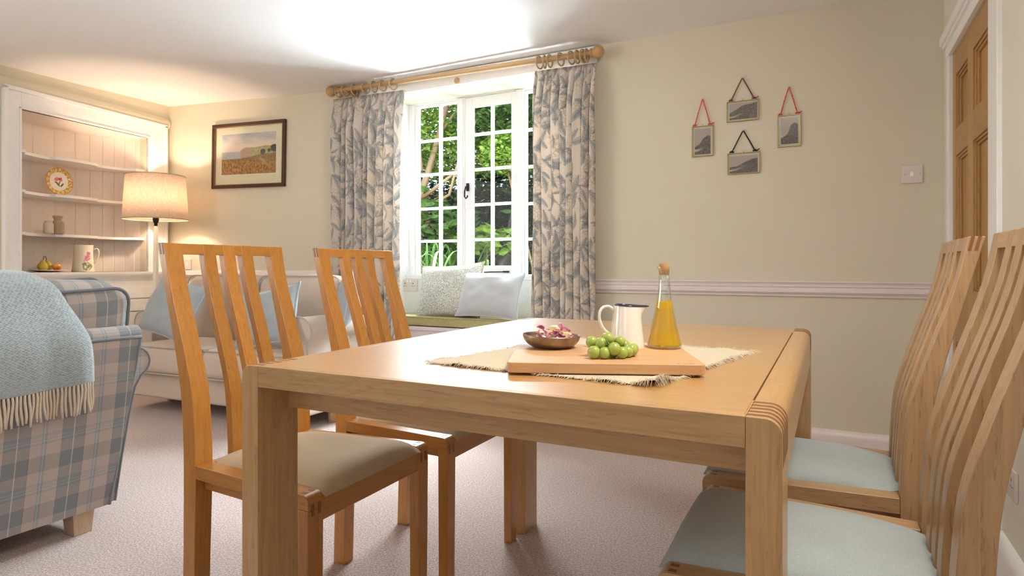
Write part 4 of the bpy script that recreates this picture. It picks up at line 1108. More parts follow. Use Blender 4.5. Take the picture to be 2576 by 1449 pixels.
for i, (u, v, d) in enumerate(gr):
    p = at_depth(u, v, d); r_g = 0.0108 if i % 3 else 0.0118
    p.z = max(p.z, BZ1+r_g*0.96)
    g = G(); prof = [(max(0.0001, r_g*math.sin(PI*k/14)), -r_g*1.06*math.cos(PI*k/14)) for k in range(15)]
    g.lathe(prof, 22, M=Matrix.Rotation(rr.uniform(0, 1.4), 3, 'X')@Matrix.Rotation(rr.uniform(0, 3), 3, 'Z'))
    o = g.build('grape', M_GRAPE, BUN, smooth=True); o.location = p-gc
g = G(); ctr = at_depth(1533, 872, 1.115)-gc
for (u, v, d) in gr[:11]:
    q = at_depth(u, v, d)-gc; g.tube([ctr, (ctr+q)/2+Vector((0, 0, 0.002)), q], 0.0011, 6)
g.tube([ctr, ctr+Vector((-0.004, -0.002, 0.008)), ctr+Vector((-0.006, -0.003, 0.013))], 0.0018, 7)
g.build('stem', M_STEM, BUN, smooth=True)

# enamel jug
M_ENAMEL = plain('cream_enamel', srgb(240, 234, 222), 0.12, coat=0.8); M_NAVYR = plain('navy_enamel_rim', (0.008, 0.012, 0.055), 0.12, coat=0.8)
jc = tz(1577, 876, BZ1)
JUG = thing('milk_jug', 'cream enamel jug with a navy rim standing on the board', 'jug', jc)
jang = math.atan2(*( (Vector((1, 0, 0))).yx))    # spout to the right in the room's x
def jr(z): return 0.0362-0.0098*(z/0.086)**0.92-(0.0012 if z < 0.002 else 0)
JH = 0.0865; zsj = [0, 0.002, 0.01, 0.02, 0.03, 0.042, 0.054, 0.064, 0.072, 0.079, JH]
def jring(z, dr=0.0, n=48):
    q = max(0, (z-0.058)/(JH-0.058)); out = []
    for j in range(n):
        a = 2*PI*j/n; r = jr(z)+dr; x = r*math.cos(a); y = r*math.sin(a)
        c = max(0, math.cos(a))**10
        x += 0.0175*c*q**2.2; y *= 1-0.25*c*q
        out.append(Vector((x, y, z-0.0*c+0.0015*q*math.cos(a)*-1)))
    return out
g = G(); g.loft([jring(z) for z in zsj]+[jring(z, -0.0016) for z in zsj[::-1][:-1]]+[[Vector((p.x*0.02, p.y*0.02, 0.0025)) for p in jring(0.002)]])
g.build('body', M_ENAMEL, JUG, smooth=60)
g = G(); rp_ = jring(JH, -0.0008); g.tube(rp_, 0.0018, 8, loop=True); g.build('rim', M_NAVYR, JUG, smooth=True)
g = G()
hp = [(-jr(0.078)+0.001, 0.078), (-0.036, 0.0845), (-0.047, 0.083), (-0.0545, 0.074), (-0.0555, 0.060), (-0.050, 0.044), (-0.042, 0.034), (-jr(0.027)+0.001, 0.027)]
sm = []
for i in range(len(hp)-1):
    for k in range(4):
        t = k/4; p0, p1, p2, p3 = hp[max(0, i-1)], hp[i], hp[i+1], hp[min(len(hp)-1, i+2)]
        sm.append(tuple(0.5*((2*p1[c])+(-p0[c]+p2[c])*t+(2*p0[c]-5*p1[c]+4*p2[c]-p3[c])*t*t+(-p0[c]+3*p1[c]-3*p2[c]+p3[c])*t**3) for c in (0, 1)))
sm.append(hp[-1])
g.tube([(x, 0, z) for x, z in sm], 0.0030, 10, flat=2.0); g.build('handle', M_ENAMEL, JUG, smooth=True)

# oil bottle
def thin_glass(name, tint=(0.98, 1, 0.99), f=0.10):
    m, N, L, bs = new_mat(name); N.remove(bs); out = N['Material Output']
    t = N.new('ShaderNodeBsdfTransparent'); t.inputs[0].default_value = (*tint, 1)
    gl = N.new('ShaderNodeBsdfGlossy'); gl.inputs['Roughness'].default_value = 0.03
    lw = N.new('ShaderNodeLayerWeight'); lw.inputs[0].default_value = 0.25
    k = math_n(N, L, 'MULTIPLY_ADD', lw.outputs['Facing'], 0.55, f*0.5, clamp=True)
    mx = N.new('ShaderNodeMixShader'); L.new(k, mx.inputs[0]); L.new(t.outputs[0], mx.inputs[1]); L.new(gl.outputs[0], mx.inputs[2]); L.new(mx.outputs[0], out.inputs[0]); return m
M_BGLASS = thin_glass('bottle_glass')
M_OIL, N, L, bs = new_mat('olive_oil'); N.remove(bs); out = N['Material Output']
t = N.new('ShaderNodeBsdfTransparent'); t.inputs[0].default_value = (1.0, 0.80, 0.12, 1)
tr = N.new('ShaderNodeBsdfTranslucent'); tr.inputs[0].default_value = (1.0, 0.72, 0.03, 1)
df = N.new('ShaderNodeBsdfDiffuse'); df.inputs[0].default_value = (1.0, 0.66, 0.01, 1)
m1_ = N.new('ShaderNodeMixShader'); m1_.inputs[0].default_value = 0.5; L.new(tr.outputs[0], m1_.inputs[1]); L.new(df.outputs[0], m1_.inputs[2])
m2_ = N.new('ShaderNodeMixShader'); m2_.inputs[0].default_value = 0.58; L.new(t.outputs[0], m2_.inputs[1]); L.new(m1_.outputs[0], m2_.inputs[2]); L.new(m2_.outputs[0], out.inputs[0])
M_CORK = plain('cork', srgb(196, 150, 98), 0.8)
oc = tz(1671, 870, BZ1); oc.y = 1.262; oc.x = ray(1671)*oc.y
BOT = thing('oil_bottle', 'tapering clear glass bottle of golden oil with a cork', 'bottle', oc)
pg = [(0.030, 0.0), (0.0345, 0.002), (0.0353, 0.006), (0.0335, 0.012), (0.0285, 0.032), (0.0235, 0.056), (0.0190, 0.078), (0.0160, 0.093), (0.0140, 0.108), (0.0126, 0.122), (0.0118, 0.136), (0.0116, 0.160), (0.0122, 0.1612), (0.0157, 0.1625), (0.0157, 0.1643), (0.0120, 0.1650)]
g = G(); g.lathe([(0.001, 0.0)]+pg+[(r-0.0016, z) for r, z in pg[::-1][1:]]+[(0.001, 0.002)], 48); g.build('glass', M_BGLASS, BOT, smooth=60)
g = G(); po = [(0.001, 0.003)]+[(r-0.0022, z+0.0025) for r, z in pg[1:7]]+[(0.0151, 0.0945), (0.001, 0.0945)]
g.lathe(po, 48); g.build('oil', M_OIL, BOT, smooth=60)['label'] = 'golden olive oil'
g = G(); g.lathe([(0.0088, 0.148), (0.0100, 0.152), (0.0102, 0.164), (0.0106, 0.170), (0.0104, 0.171), (0.001, 0.171)], 28); g.build('cork', M_CORK, BOT, smooth=40)

# ================================================================== SOFAS
def pillow(w, h, t, nz=0.5, seed=0, n=26, pinch=0.09):
    g = G()
    def fn(sgn):
        def f(a, b):
            u, v = 2*a-1, 2*b-1
            e = (max(0, 1-abs(u)**2.6)**0.55)*(max(0, 1-abs(v)**2.6)**0.55)
            x = u*w/2*(1-pinch*(1-v*v)**1.0*abs(u)**1.5); y = v*h/2*(1-pinch*(1-u*u)**1.0*abs(v)**1.5)
            d = sgn*t/2*e*(1+nz*0.25*noise.noise(Vector((u*1.7+seed, v*1.7, sgn))))
            d += 0.012*nz*noise.noise(Vector((u*3.1+seed, v*3.1, 5)))*e
            return (x, d, y)
        return f
    g.grid(fn(1), n, n); g.grid(fn(-1), n, n); g.uv = {}
    return g
def piping_loop(w, h, seed=0, pinch=0.09, r=0.004, k=24):
    pts = []
    for (a, b, c, d) in ((-1, -1, 1, -1), (1, -1, 1, 1), (1, 1, -1, 1), (-1, 1, -1, -1)):
        for i in range(k):
            t = i/k; u, v = a+(c-a)*t, b+(d-b)*t
            pts.append((u*w/2*(1-pinch*(1-v*v)*abs(u)**1.5), 0, v*h/2*(1-pinch*(1-u*u)*abs(v)**1.5)))
    return G().tube(pts, r, 6, loop=True)
def cushion_thing(name, label, w, h, t, mat, pmat, M, seed=0, grp=None, nz=0.6):
    th = thing(name, label, 'cushion', group=grp); th.matrix_world = M
    pillow(w, h, t, nz, seed).build('cover', mat, th, smooth=True)
    if pmat: piping_loop(w, h).build('piping', pmat, th, smooth=True)
    return th

M_SOFA = fabric('stone_linen', srgb(214, 198, 182), srgb(178, 160, 144), 1500, bstr=0.2)
M_SOFAP = fabric('stone_piping', srgb(198, 186, 174), srgb(160, 148, 136), 1500)
sa = math.radians(-24.5)
AS = Vector((math.cos(sa), math.sin(sa), 0)); BS = Vector((-AS.y, AS.x, 0))
so = Vector((-1.567, 3.61, 0))+AS*0.29     # right front corner of the seat
SOFA = thing('sofa', 'beige linen sofa with rolled arms under the framed landscape', 'sofa', so, sa)
SWD = 1.30      # seat width, local x from -SWD to 0 ; y back
def cush_box(x0, x1, y0, y1, z0, z1, bulge=0.02, r=0.05, n=14, seed=0):
    """soft rounded box"""
    g = G(); cx, cy, cz = (x0+x1)/2, (y0+y1)/2, (z0+z1)/2; hx, hy, hz = (x1-x0)/2, (y1-y0)/2, (z1-z0)/2
    def P(v):
        q = []
        v = Vector(v)
        inner = Vector((max(-hx+r, min(hx-r, v.x*hx)), max(-hy+r, min(hy-r, v.y*hy)), max(-hz+min(r, hz*0.95), min(hz-min(r, hz*0.95), v.z*hz))))
        p = Vector((v.x*hx, v.y*hy, v.z*hz)); d = p-inner; l = d.length
        rr_ = min(r, hz*0.95)
        if l > 1e-6:
            s_ = Vector((d.x/r, d.y/r, d.z/rr_)); s_.normalize(); p = inner+Vector((s_.x*r, s_.y*r, s_.z*rr_))
        bx_ = (1-v.x**2)*(1-v.y**2)*(1 if abs(v.z) > 0.99 else 0)
        p.z += math.copysign(bulge, v.z)*max(0, (1-v.x**2)*(1-v.y**2))*abs(v.z)
        p.x += math.copysign(bulge*0.5, v.x)*max(0, (1-v.z**2)*(1-v.y**2))*abs(v.x)
        p.y += math.copysign(bulge*0.5, v.y)*max(0, (1-v.x**2)*(1-v.z**2))*abs(v.y)
        p += 0.004*Vector((0, 0, noise.noise(p*4+Vector((seed, 0, 0)))))
        return p+Vector((cx, cy, cz))
    for ax in range(3):
        for sg in (-1, 1):
            def fn(a, b, ax=ax, sg=sg):
                u = 2*a-1; w = 2*b-1
                # concentrate samples near the edges
                u = math.copysign(1-(1-abs(u))**1.6, u); w = math.copysign(1-(1-abs(w))**1.6, w)
                v = [0, 0, 0]; v[ax] = sg; v[(ax+1) % 3] = u; v[(ax+2) % 3] = w
                return P(v)
            g.grid(fn, n, n)
    g.uv = {}
    return g
def merge(o, d=0.0005):
    bm = bmesh.new(); bm.from_mesh(o.data); bmesh.ops.remove_doubles(bm, verts=bm.verts, dist=d); bmesh.ops.recalc_face_normals(bm, faces=bm.faces); bm.to_mesh(o.data); bm.free(); o.data.shade_smooth(); return o
def rectloop(x0, x1, y0, y1, z, r, k=6):
    return [(x, y, z) for x, y in rrect(x0, x1, y0, y1, r, k)]
# base / valance
g = G(); g.box(-SWD-0.14, 0.14, 0.06, 0.66, 0.10, 0.30); g.build('base', M_SOFA, SOFA, bevel=0.02, seg=3)
for x in (-SWD-0.08, 0.06):
    for y in (0.36, 0.58):
        g = G(); g.lathe([(0.022, 0), (0.028, 0.10)], 16, (x, y, 0)); g.build('foot', PALE[2], SOFA)
# one wide seat cushion split by piping
for k, (x0, x1) in enumerate(((-SWD, -SWD/2-0.002), (-SWD/2+0.002, 0.0))):
    o = merge(cush_box(x0, x1, 0.0, 0.56, 0.262, 0.448, 0.022, 0.05, seed=k*3).build('seat_cushion', M_SOFA, SOFA, smooth=True))
    for z in (0.440, 0.272):
        g = G(); g.tube(rectloop(x0+0.006, x1-0.006, 0.006, 0.55, z, 0.04), 0.005, 6, loop=True); g.build('piping', M_SOFAP, o, smooth=True)
# arms
def arm(x0, side):
    g = G()
    prof = []
    # front view outline (x,z) of a scroll arm, outer side = side
    w = 0.15
    pts = [(0, 0.10), (0, 0.47), (-0.008*1, 0.53)]
    base = [(0.0, 0.10), (0.0, 0.50)]
    for i in range(13):
        a = PI-(PI*1.25)*i/12
        base.append((0.086+0.092*math.cos(a), 0.572+0.082*math.sin(a)))
    base += [(0.140, 0.50), (0.150, 0.42), (0.158, 0.25), (0.160, 0.10)]
    poly = [(x0+side*x, z) for x, z in base]
    rings = []
    for y, sc in ((0.145, 0.985), (0.15, 1.0), (0.66, 1.0)):
        cxm = x0+side*0.08; rings.append([(cxm+(x-cxm)*sc, y, 0.35+(z-0.35)*sc) for x, z in poly])
    g.loft(rings); o = g.build('arm', M_SOFA, SOFA, smooth=50)
    g = G(); g.tube([(x, 0.146, z) for x, z in poly], 0.0055, 8); g.build('piping', M_SOFAP, o, smooth=True)
    return o
arm(-0.085, 1); arm(-SWD+0.022, -1)
# back frame and cushions
g = G(); g.box(-SWD-0.02, 0.05, 0.56, 0.68, 0.28, 0.80); g.build('back', M_SOFA, SOFA, bevel=0.04, seg=4)
for k, (x0, x1) in enumerate(((-SWD-0.03, -SWD/2-0.0), (-SWD/2+0.0, 0.06))):
    o = merge(cush_box(x0, x1, -0.09, 0.09, -0.245, 0.245, 0.02, 0.07, seed=9+k).build('back_cushion', M_SOFA, SOFA, smooth=True))
    o.location = (0, 0.50, 0.640); o.rotation_euler = (math.radians(-9), 0, 0)
    for y in (-0.086, 0.086):
        g = G(); g.tube([(x, y, z) for x, z in rrect(x0+0.012, x1-0.012, -0.238, 0.238, 0.06, 6)], 0.005, 6, loop=True); g.build('piping', M_SOFAP, o, smooth=True)
# scatter cushions on it
M_BLUE = fabric('duck_egg_cotton', srgb(172, 178, 181), srgb(140, 148, 152), 1800, bstr=0.12); M_BLUEP = fabric('duck_egg_piping', srgb(186, 200, 206), srgb(150, 166, 174), 1800)
def sofa_pillow(u, v, d, w, h, t, roll, lean, label, seed, yaw=sa):
    c = at_depth(u, v, d)
    M = Matrix.Translation(c)@Matrix.Rotation(yaw, 4, 'Z')@Matrix.Rotation(lean, 4, 'X')@Matrix.Rotation(roll, 4, 'Y')
    return cushion_thing('scatter_cushion', label, w, h, t, M_BLUE, M_BLUEP, M, seed, 'duck egg cushions on the beige sofa')
sofa_pillow(434, 776, 3.94, 0.47, 0.38, 0.16, math.radians(10), math.radians(-22), 'duck egg blue cushion at the left end of the beige sofa', 1)
sofa_pillow(672, 797, 3.70, 0.46, 0.36, 0.14, math.radians(-12), math.radians(-20), 'duck egg blue cushion in the middle of the beige sofa', 4)
sofa_pillow(876, 748, 3.78, 0.34, 0.34, 0.13, math.radians(8), math.radians(-10), 'blue grey cushion leaning at the right arm of the beige sofa', 8, yaw=sa-0.9)

# ---- plaid sofa seen from behind
def plaid():
    m, N, L, bs = new_mat('plaid_wool'); uv = mapped(N, L, 'UV'); sx = N.new('ShaderNodeSeparateXYZ'); L.new(uv, sx.inputs[0])
    Pd = 0.165
    beige, grey, blue, thin, dark = srgb(186, 172, 162), srgb(108, 118, 126), srgb(134, 156, 168), srgb(208, 200, 190), srgb(80, 76, 80)
    def stripes(c, off):
        t = math_n(N, L, 'FRACT', math_n(N, L, 'ADD', math_n(N, L, 'DIVIDE', c, Pd), off))
        col = ramp(N, L, t, [(0.0, grey), (0.205, thin), (0.225, grey), (0.425, dark), (0.434, beige), (0.635, blue), (0.668, thin), (0.682, blue), (0.715, dark), (0.722, beige), (0.99, dark)], 'CONSTANT')
        return col
    def stripes2(c, off):
        t = math_n(N, L, 'FRACT', math_n(N, L, 'ADD', math_n(N, L, 'DIVIDE', c, Pd), off))
        return ramp(N, L, t, [(0.0, grey), (0.30, dark), (0.308, beige), (0.55, dark), (0.558, blue), (0.60, thin), (0.615, blue), (0.66, beige), (0.68, blue), (0.74, dark), (0.748, beige), (0.99, dark)], 'CONSTANT')
    a = stripes(sx.outputs['X'], 0.12); b = stripes2(sx.outputs['Y'], 0.30)
    col = mixc(N, L, 0.38, a, b)
    n = noise_n(N, L, mapped(N, L), 420, 2, 0.7); n2 = noise_n(N, L, mapped(N, L), 1400, 1, 0.5)
    col = mixc(N, L, math_n(N, L, 'MULTIPLY', n, 0.30), col, srgb(92, 90, 92))
    col = mixc(N, L, math_n(N, L, 'MULTIPLY', n2, 0.22), col, srgb(230, 222, 214))
    L.new(col, bs.inputs['Base Color']); bs.inputs['Roughness'].default_value = 0.95; bs.inputs['Sheen Weight'].default_value = 0.25; bs.inputs['Specular IOR Level'].default_value = 0.15
    bump(N, L, bs, n, 0.3, 0.002); return m
M_PLAID = plaid(); M_GPIPE = fabric('grey_piping', srgb(126, 130, 138), srgb(92, 96, 104), 1500)
po_ = Vector((-1.464, 2.257, 0))
# local x along -b (towards camera, so the sofa spreads to x>0), y towards the room centre is +a ... we keep x=b, y=-a (right handed)
PS = thing('plaid_sofa', 'grey and beige plaid sofa seen from behind at the left edge', 'sofa', po_, YAW+PI/2)
# local x = b direction (away), local y = -a direction (towards its seat)
Ls = 1.75
def lean(z): return -0.105*max(0, (z-0.085))/0.63
# back panel (y = lean(z)), from x=-Ls to 0 (flaring a little at the top)
def bp(x, z, y=0.0): 
    fl = 0.055*max(0, (z-0.085)/0.63)
    return (x+(fl if x > -0.5 else -fl), lean(z)+y, z)
g = G(); rings = []
sec = []
z0, z1 = 0.085, 0.735
def backsec():
    pts = []
    for i in range(13): z = z0+(z1-0.035-z0)*i/12; pts.append((0.0-0.010*math.sin(PI*i/12), z))
    for i in range(1, 9): a = PI*i/8; pts.append((0.045-0.045*math.cos(a), z1-0.035+0.035*math.sin(a)))
    pts.append((0.10, z0)); return pts
sec = backsec()
NX = 40
for i in range(NX+1):
    x = -Ls+Ls*i/NX
    e = 0.0
    rings.append([bp(x, z, y) for y, z in sec])
g.loft(rings)
o = g.build('back', M_PLAID, PS, smooth=50, uvbox=True)
gp = G(); gp.tube([Vector(bp(-Ls+Ls*i/NX, z1-0.040, -0.004)) for i in range(NX+1)], 0.0055, 6)
gp.tube([Vector(bp(0, z0+(z1-0.04-z0)*i/16, -0.002)) for i in range(17)], 0.0055, 6)
gp.build('piping', M_PLAID, o, smooth=True)
# outer wing strip + far arm with scroll (beyond x=0)
def arm_sec(k):
    # (x outward, z) outline of the arm
    pts = [(0.0, 0.085)]
    pts += [(0.0, 0.50)]
    for i in range(14):
        a = PI-(PI*1.30)*i/13
        pts.append((0.075+0.075*math.cos(a), 0.590+0.062*math.sin(a)))
    pts += [(0.098, 0.50), (0.082, 0.40), (0.064, 0.25), (0.048, 0.085)]
    return pts
for sgn, xb in ((1, -0.015), (-1, -Ls+0.015)):
    g = G(); S2 = arm_sec(0)
    rings = [[(xb+sgn*x, y+lean(z)*0.55, z) for x, z in S2] for y in (0.020, 0.03, 0.30, 0.6, 0.84)]
    g.loft(rings); o = g.build('arm', M_PLAID, PS, smooth=50, uvbox=True)
    g = G(); g.tube([(xb+sgn*x, 0.020+lean(z)*0.55, z) for x, z in S2[1:]], 0.004, 6); g.build('piping', M_PLAID, o, smooth=True)
g = G(); g.box(-Ls+0.0, 0.0, 0.08, 0.84, 0.09, 0.30); g.build('base', M_PLAID, PS, bevel=0.02, uvbox=True)
g = cush_box(-Ls+0.02, -0.02, 0.10, 0.88, 0.30, 0.45, 0.02, 0.05); o = merge(g.build('seat_cushion', M_PLAID, PS, smooth=True))
M_FOOT = oak('limed_oak', 2, srgb(206, 180, 154), srgb(168, 140, 112), rough=0.5, fleck=0.3)
for x in (-0.075, -Ls+0.075):
    for y in (0.055, 0.78):
        g = G(); g.loft([[(x-a, y-a, 0), (x+a, y-a, 0), (x+a, y+a, 0), (x-a, y+a, 0)] if z == 0 else [(x-a, y-a, z), (x+a, y-a, z), (x+a, y+a, z), (x-a, y+a, z)] for z, a in ((0, 0.030), (0.10, 0.037))])
        g.build('foot', M_FOOT, PS, bevel=0.002)
# big back cushions standing above the back
for k, (x0, x1) in enumerate(((-0.84, 0.035), (-Ls+0.02, -0.85))):
    w2, hh, tt = (x1-x0)/2, 0.215, 0.085
    g = cush_box(-w2, w2, -tt, tt, -hh, hh, 0.022, 0.065, n=18, seed=20+k)
    for i in range(len(g.v)): g.uv[i] = None
    g.uv = {}
    o = merge(g.build('back_cushion', M_PLAID, PS, smooth=True), 0.0008)
    me = o.data; UL = me.uv_layers.new(name='uv')
    for p in me.polygons:
        n_ = p.normal; ax = max(range(3), key=lambda i: abs(n_[i]))
        for li in p.loop_indices:
            c = me.vertices[me.loops[li].vertex_index].co
            UL.data[li].uv = ((c.y+0.08, c.z), (c.x, c.z), (c.x, c.y+0.30))[ax]
    tilt_ = math.radians(12)
    o.location = ((x0+x1)/2+0.035, 0.015+0.06, 0.662); o.rotation_euler = (tilt_, math.radians(-3 if k == 0 else 0), 0)
    g = G()
    for y in (-tt+0.006, tt-0.006):
        g.tube([(x, y, z+0.016*max(0, (1-(x/w2)**2))*math.copysign(1, z)*(1 if abs(z) > hh*0.8 else 0)) for x, z in rrect(-w2+0.012, w2-0.012, -hh+0.010, hh-0.010, 0.055, 6)], 0.0062, 8, loop=True)
    g.build('piping', M_GPIPE, o, smooth=True)

# ---- throw over the plaid sofa
def throw_mat():
    m, N, L, bs = new_mat('duck_egg_wool'); uv = mapped(N, L, 'UV', scale=(1, 1, 1))
    mp = N.new('ShaderNodeMapping'); L.new(uv, mp.inputs[0]); mp.inputs['Rotation'].default_value = (0, 0, PI/4); mp.inputs['Scale'].default_value = (1, 1, 1)
    ck = N.new('ShaderNodeTexVoronoi'); ck.inputs['Scale'].default_value = 120; ck.inputs['Randomness'].default_value = 0.35; L.new(mp.outputs[0], ck.inputs['Vector'])
    n = noise_n(N, L, uv, 90, 3, 0.7)
    f = math_n(N, L, 'MULTIPLY_ADD', n, 0.7, ramp(N, L, ck.outputs['Distance'], [(0.1, 0.0), (0.6, 0.4)]), clamp=True)
    L.new(mixc(N, L, ramp(N, L, f, [(0.25, 0.0), (0.80, 1.0)]), srgb(110, 144, 162), srgb(186, 194, 194)), bs.inputs['Base Color'])
    bs.inputs['Roughness'].default_value = 1.0; bs.inputs['Sheen Weight'].default_value = 0.6; bs.inputs['Specular IOR Level'].default_value = 0.1
    bump(N, L, bs, ck.outputs['Distance'], 0.5, 0.004); return m
TH_ = None
# path of the throw in (y, z) of the sofa's own frame: front of cushion, over its top, down behind, over the panel edge, hanging
path = [(0.30, 0.60), (0.22, 0.76), (0.170, 0.875), (0.11, 0.925), (0.03, 0.922), (-0.045, 0.885), (-0.085, 0.81), (-0.118, 0.748), (-0.130, 0.70), (-0.124, 0.64), (-0.112, 0.585), (-0.104, 0.555)]
def path_at(t):
    q = t*(len(path)-1); i = min(len(path)-2, int(q)); f = q-i
    p0, p1, p2, p3 = path[max(0, i-1)], path[i], path[i+1], path[min(len(path)-1, i+2)]
    return [0.5*((2*p1[c])+(-p0[c]+p2[c])*f+(2*p0[c]-5*p1[c]+4*p2[c]-p3[c])*f*f+(-p0[c]+3*p1[c]-3*p2[c]+p3[c])*f**3) for c in (0, 1)]
def edge_x(t):
    # right hand edge of the throw slides outwards as it comes down
    return interp(t, [0, 0.27, 0.36, 0.50, 0.64, 0.80, 1.0], [-0.32, -0.26, -0.235, -0.185, -0.150, -0.128, -0.115])
def throw_p(a, t):
    y, z = path_at(t); xr = edge_x(t); x = -1.30+(xr+1.30)*a
    k = min(1, max(0, (t-0.5)*2.2))
    wv = 0.014*math.sin(a*17+0.7)+0.008*math.sin(a*31)
    y += -abs(wv)*k*1.0-0.003
    if a > 0.965: y += 0.010*(a-0.965)/0.035
    z += 0.006*math.sin(a*9)*(1 if t < 0.4 else 0)
    if t > 0.9: z += 0.010*math.sin(a*6+1)*(t-0.9)*10
    return Vector((x, y, z))
g = G(); g.grid(lambda a, b: throw_p(a, b), 90, 80, uvf=lambda a, b: (a*1.1, b*0.9))
THROW = g.build('throw_blanket', throw_mat(), smooth=True, solid=0.007); THROW.location = po_; THROW.rotation_euler = (0, 0, YAW+PI/2)
tag(THROW, 'pale blue woven wool throw with cream tassels over the plaid sofa', 'throw')
M_TASSEL = fabric('cream_wool_tassel', srgb(236, 224, 204), srgb(196, 178, 150), 2500)
g = G(); rr = random.Random(5); nt = 112
for i in range(nt):
    a = (i+0.5)/nt; p = throw_p(min(a, 0.999), 1.0); l = 0.098*rr.uniform(0.90, 1.05)
    dx = rr.uniform(-0.006, 0.006); dy = rr.uniform(-0.004, 0.004)
    pts = [p+Vector((0, 0, 0.004))]
    for k in range(1, 6):
        q = k/5; pts.append(p+Vector((dx*q*q+0.002*math.sin(q*5+i), dy*q+0.012*q*0-0.002, -l*q)))
    g.tube(pts, [0.0036, 0.0041, 0.0041, 0.0041, 0.0040, 0.0030], 6)
g.build('tassel_fringe', M_TASSEL, THROW, smooth=True)['label'] = 'cream twisted wool tassels'

# ================================================================== FLOOR LAMP
LD = 4.80
lp = Vector((ray(392)*LD, LD, 0))
zsb, zst = H+(HOR-552)*LD/F, H+(HOR-443)*LD/F
rb, rt = 73.5*LD/F, 66.5*LD/F
LAMP = thing('floor_lamp', 'lit floor lamp with oatmeal drum shade and cream post in the far corner', 'floor lamp', lp)
M_CREAM = plain('cream_lacquer', srgb(238, 230, 214), 0.35)
m, N, L, bs = new_mat('lamp_linen'); M_SHADE = m
v = mapped(N, L, scale=(1, 1, 1)); n1 = noise_n(N, L, mapped(N, L, scale=(40, 40, 260)), 1.5, 3, 0.7); n2 = noise_n(N, L, mapped(N, L, scale=(260, 260, 30)), 1.2, 3, 0.7)
wv = math_n(N, L, 'MULTIPLY', math_n(N, L, 'ADD', n1, n2), 0.5)
col = mixc(N, L, ramp(N, L, wv, [(0.35, 0.0), (0.65, 1.0)]), srgb(204, 184, 164), srgb(244, 232, 218))
N.remove(bs); out = N['Material Output']; df = N.new('ShaderNodeBsdfDiffuse'); tr = N.new('ShaderNodeBsdfTranslucent'); L.new(col, df.inputs[0]); L.new(col, tr.inputs[0])
mx = N.new('ShaderNodeMixShader'); mx.inputs[0].default_value = 0.36; L.new(df.outputs[0], mx.inputs[1]); L.new(tr.outputs[0], mx.inputs[2]); L.new(mx.outputs[0], out.inputs[0])
g = G(); g.lathe([(rb, zsb), (rb+(rt-rb)*0.5, (zsb+zst)/2), (rt, zst)], 72, cap=False)
sh = g.build('lamp_shade', M_SHADE, LAMP, smooth=True, solid=0.0015)
M_TAPE = fabric('shade_tape', srgb(214, 188, 152), None, 1500)
for r_q, z_q in ((rb, zsb), (rt, zst)): G().tube([(r_q*math.cos(2*PI*k/72), r_q*math.sin(2*PI*k/72), z_q) for k in range(72)], 0.0035, 6, loop=True).build('shade_rim', M_TAPE, sh, smooth=True)
g = G()
for k in range(3):
    a = 2*PI*k/3; g.tube([(0, 0, zsb+0.05), (rb*0.985*math.cos(a), rb*0.985*math.sin(a), zsb+0.012)], 0.002, 5)
g.build('shade_carrier', M_STEEL, sh)
g = G(); g.lathe([(0.012, zsb-0.055), (0.012, zsb-0.03), (0.020, zsb-0.02), (0.022, zsb+0.01), (0.020, zsb+0.055), (0.010, zsb+0.06)], 20); g.build('lamp_holder', M_BLACK, LAMP, smooth=40)
g = G(); g.lathe([(0.024, 0.03), (0.024, 0.7), (0.021, 1.0), (0.0175, zsb-0.07), (0.016, zsb-0.052), (0.001, zsb-0.052)], 6); g.build('post', M_CREAM, LAMP, bevel=0.001)
g = G(); g.lathe([(0.12, 0.0), (0.12, 0.018), (0.10, 0.028), (0.03, 0.034), (0.001, 0.034)], 40); g.build('base', M_CREAM, LAMP, smooth=40)
m, N, L, bs = new_mat('lit_bulb'); bs.inputs['Emission Color'].default_value = (1.0, 0.72, 0.42, 1); bs.inputs['Emission Strength'].default_value = 30
g = G(); g.lathe([(0.012, zsb+0.058), (0.018, zsb+0.075), (0.030, zsb+0.105), (0.030, zsb+0.125), (0.018, zsb+0.145), (0.001, zsb+0.15)], 20)
bl_ = g.build('bulb', m, LAMP, smooth=True)
pt = light('lamp_bulb_light', 'POINT', lp+Vector((0, 0, zsb+0.17)), 16, (1.0, 0.76, 0.56), shadow_soft_size=0.03)

# ================================================================== THINGS IN THE ALCOVE
def alc(u, v, off):                         # a point in the alcove frame, off metres into the recess
    s_, z = wall_l(u, v, off); return s_, z
def AM(u, off, z, rz=0): return ML@Matrix.Translation((wall_l(u, 500, off)[0], off, z))@Matrix.Rotation(rz, 4, 'Z')
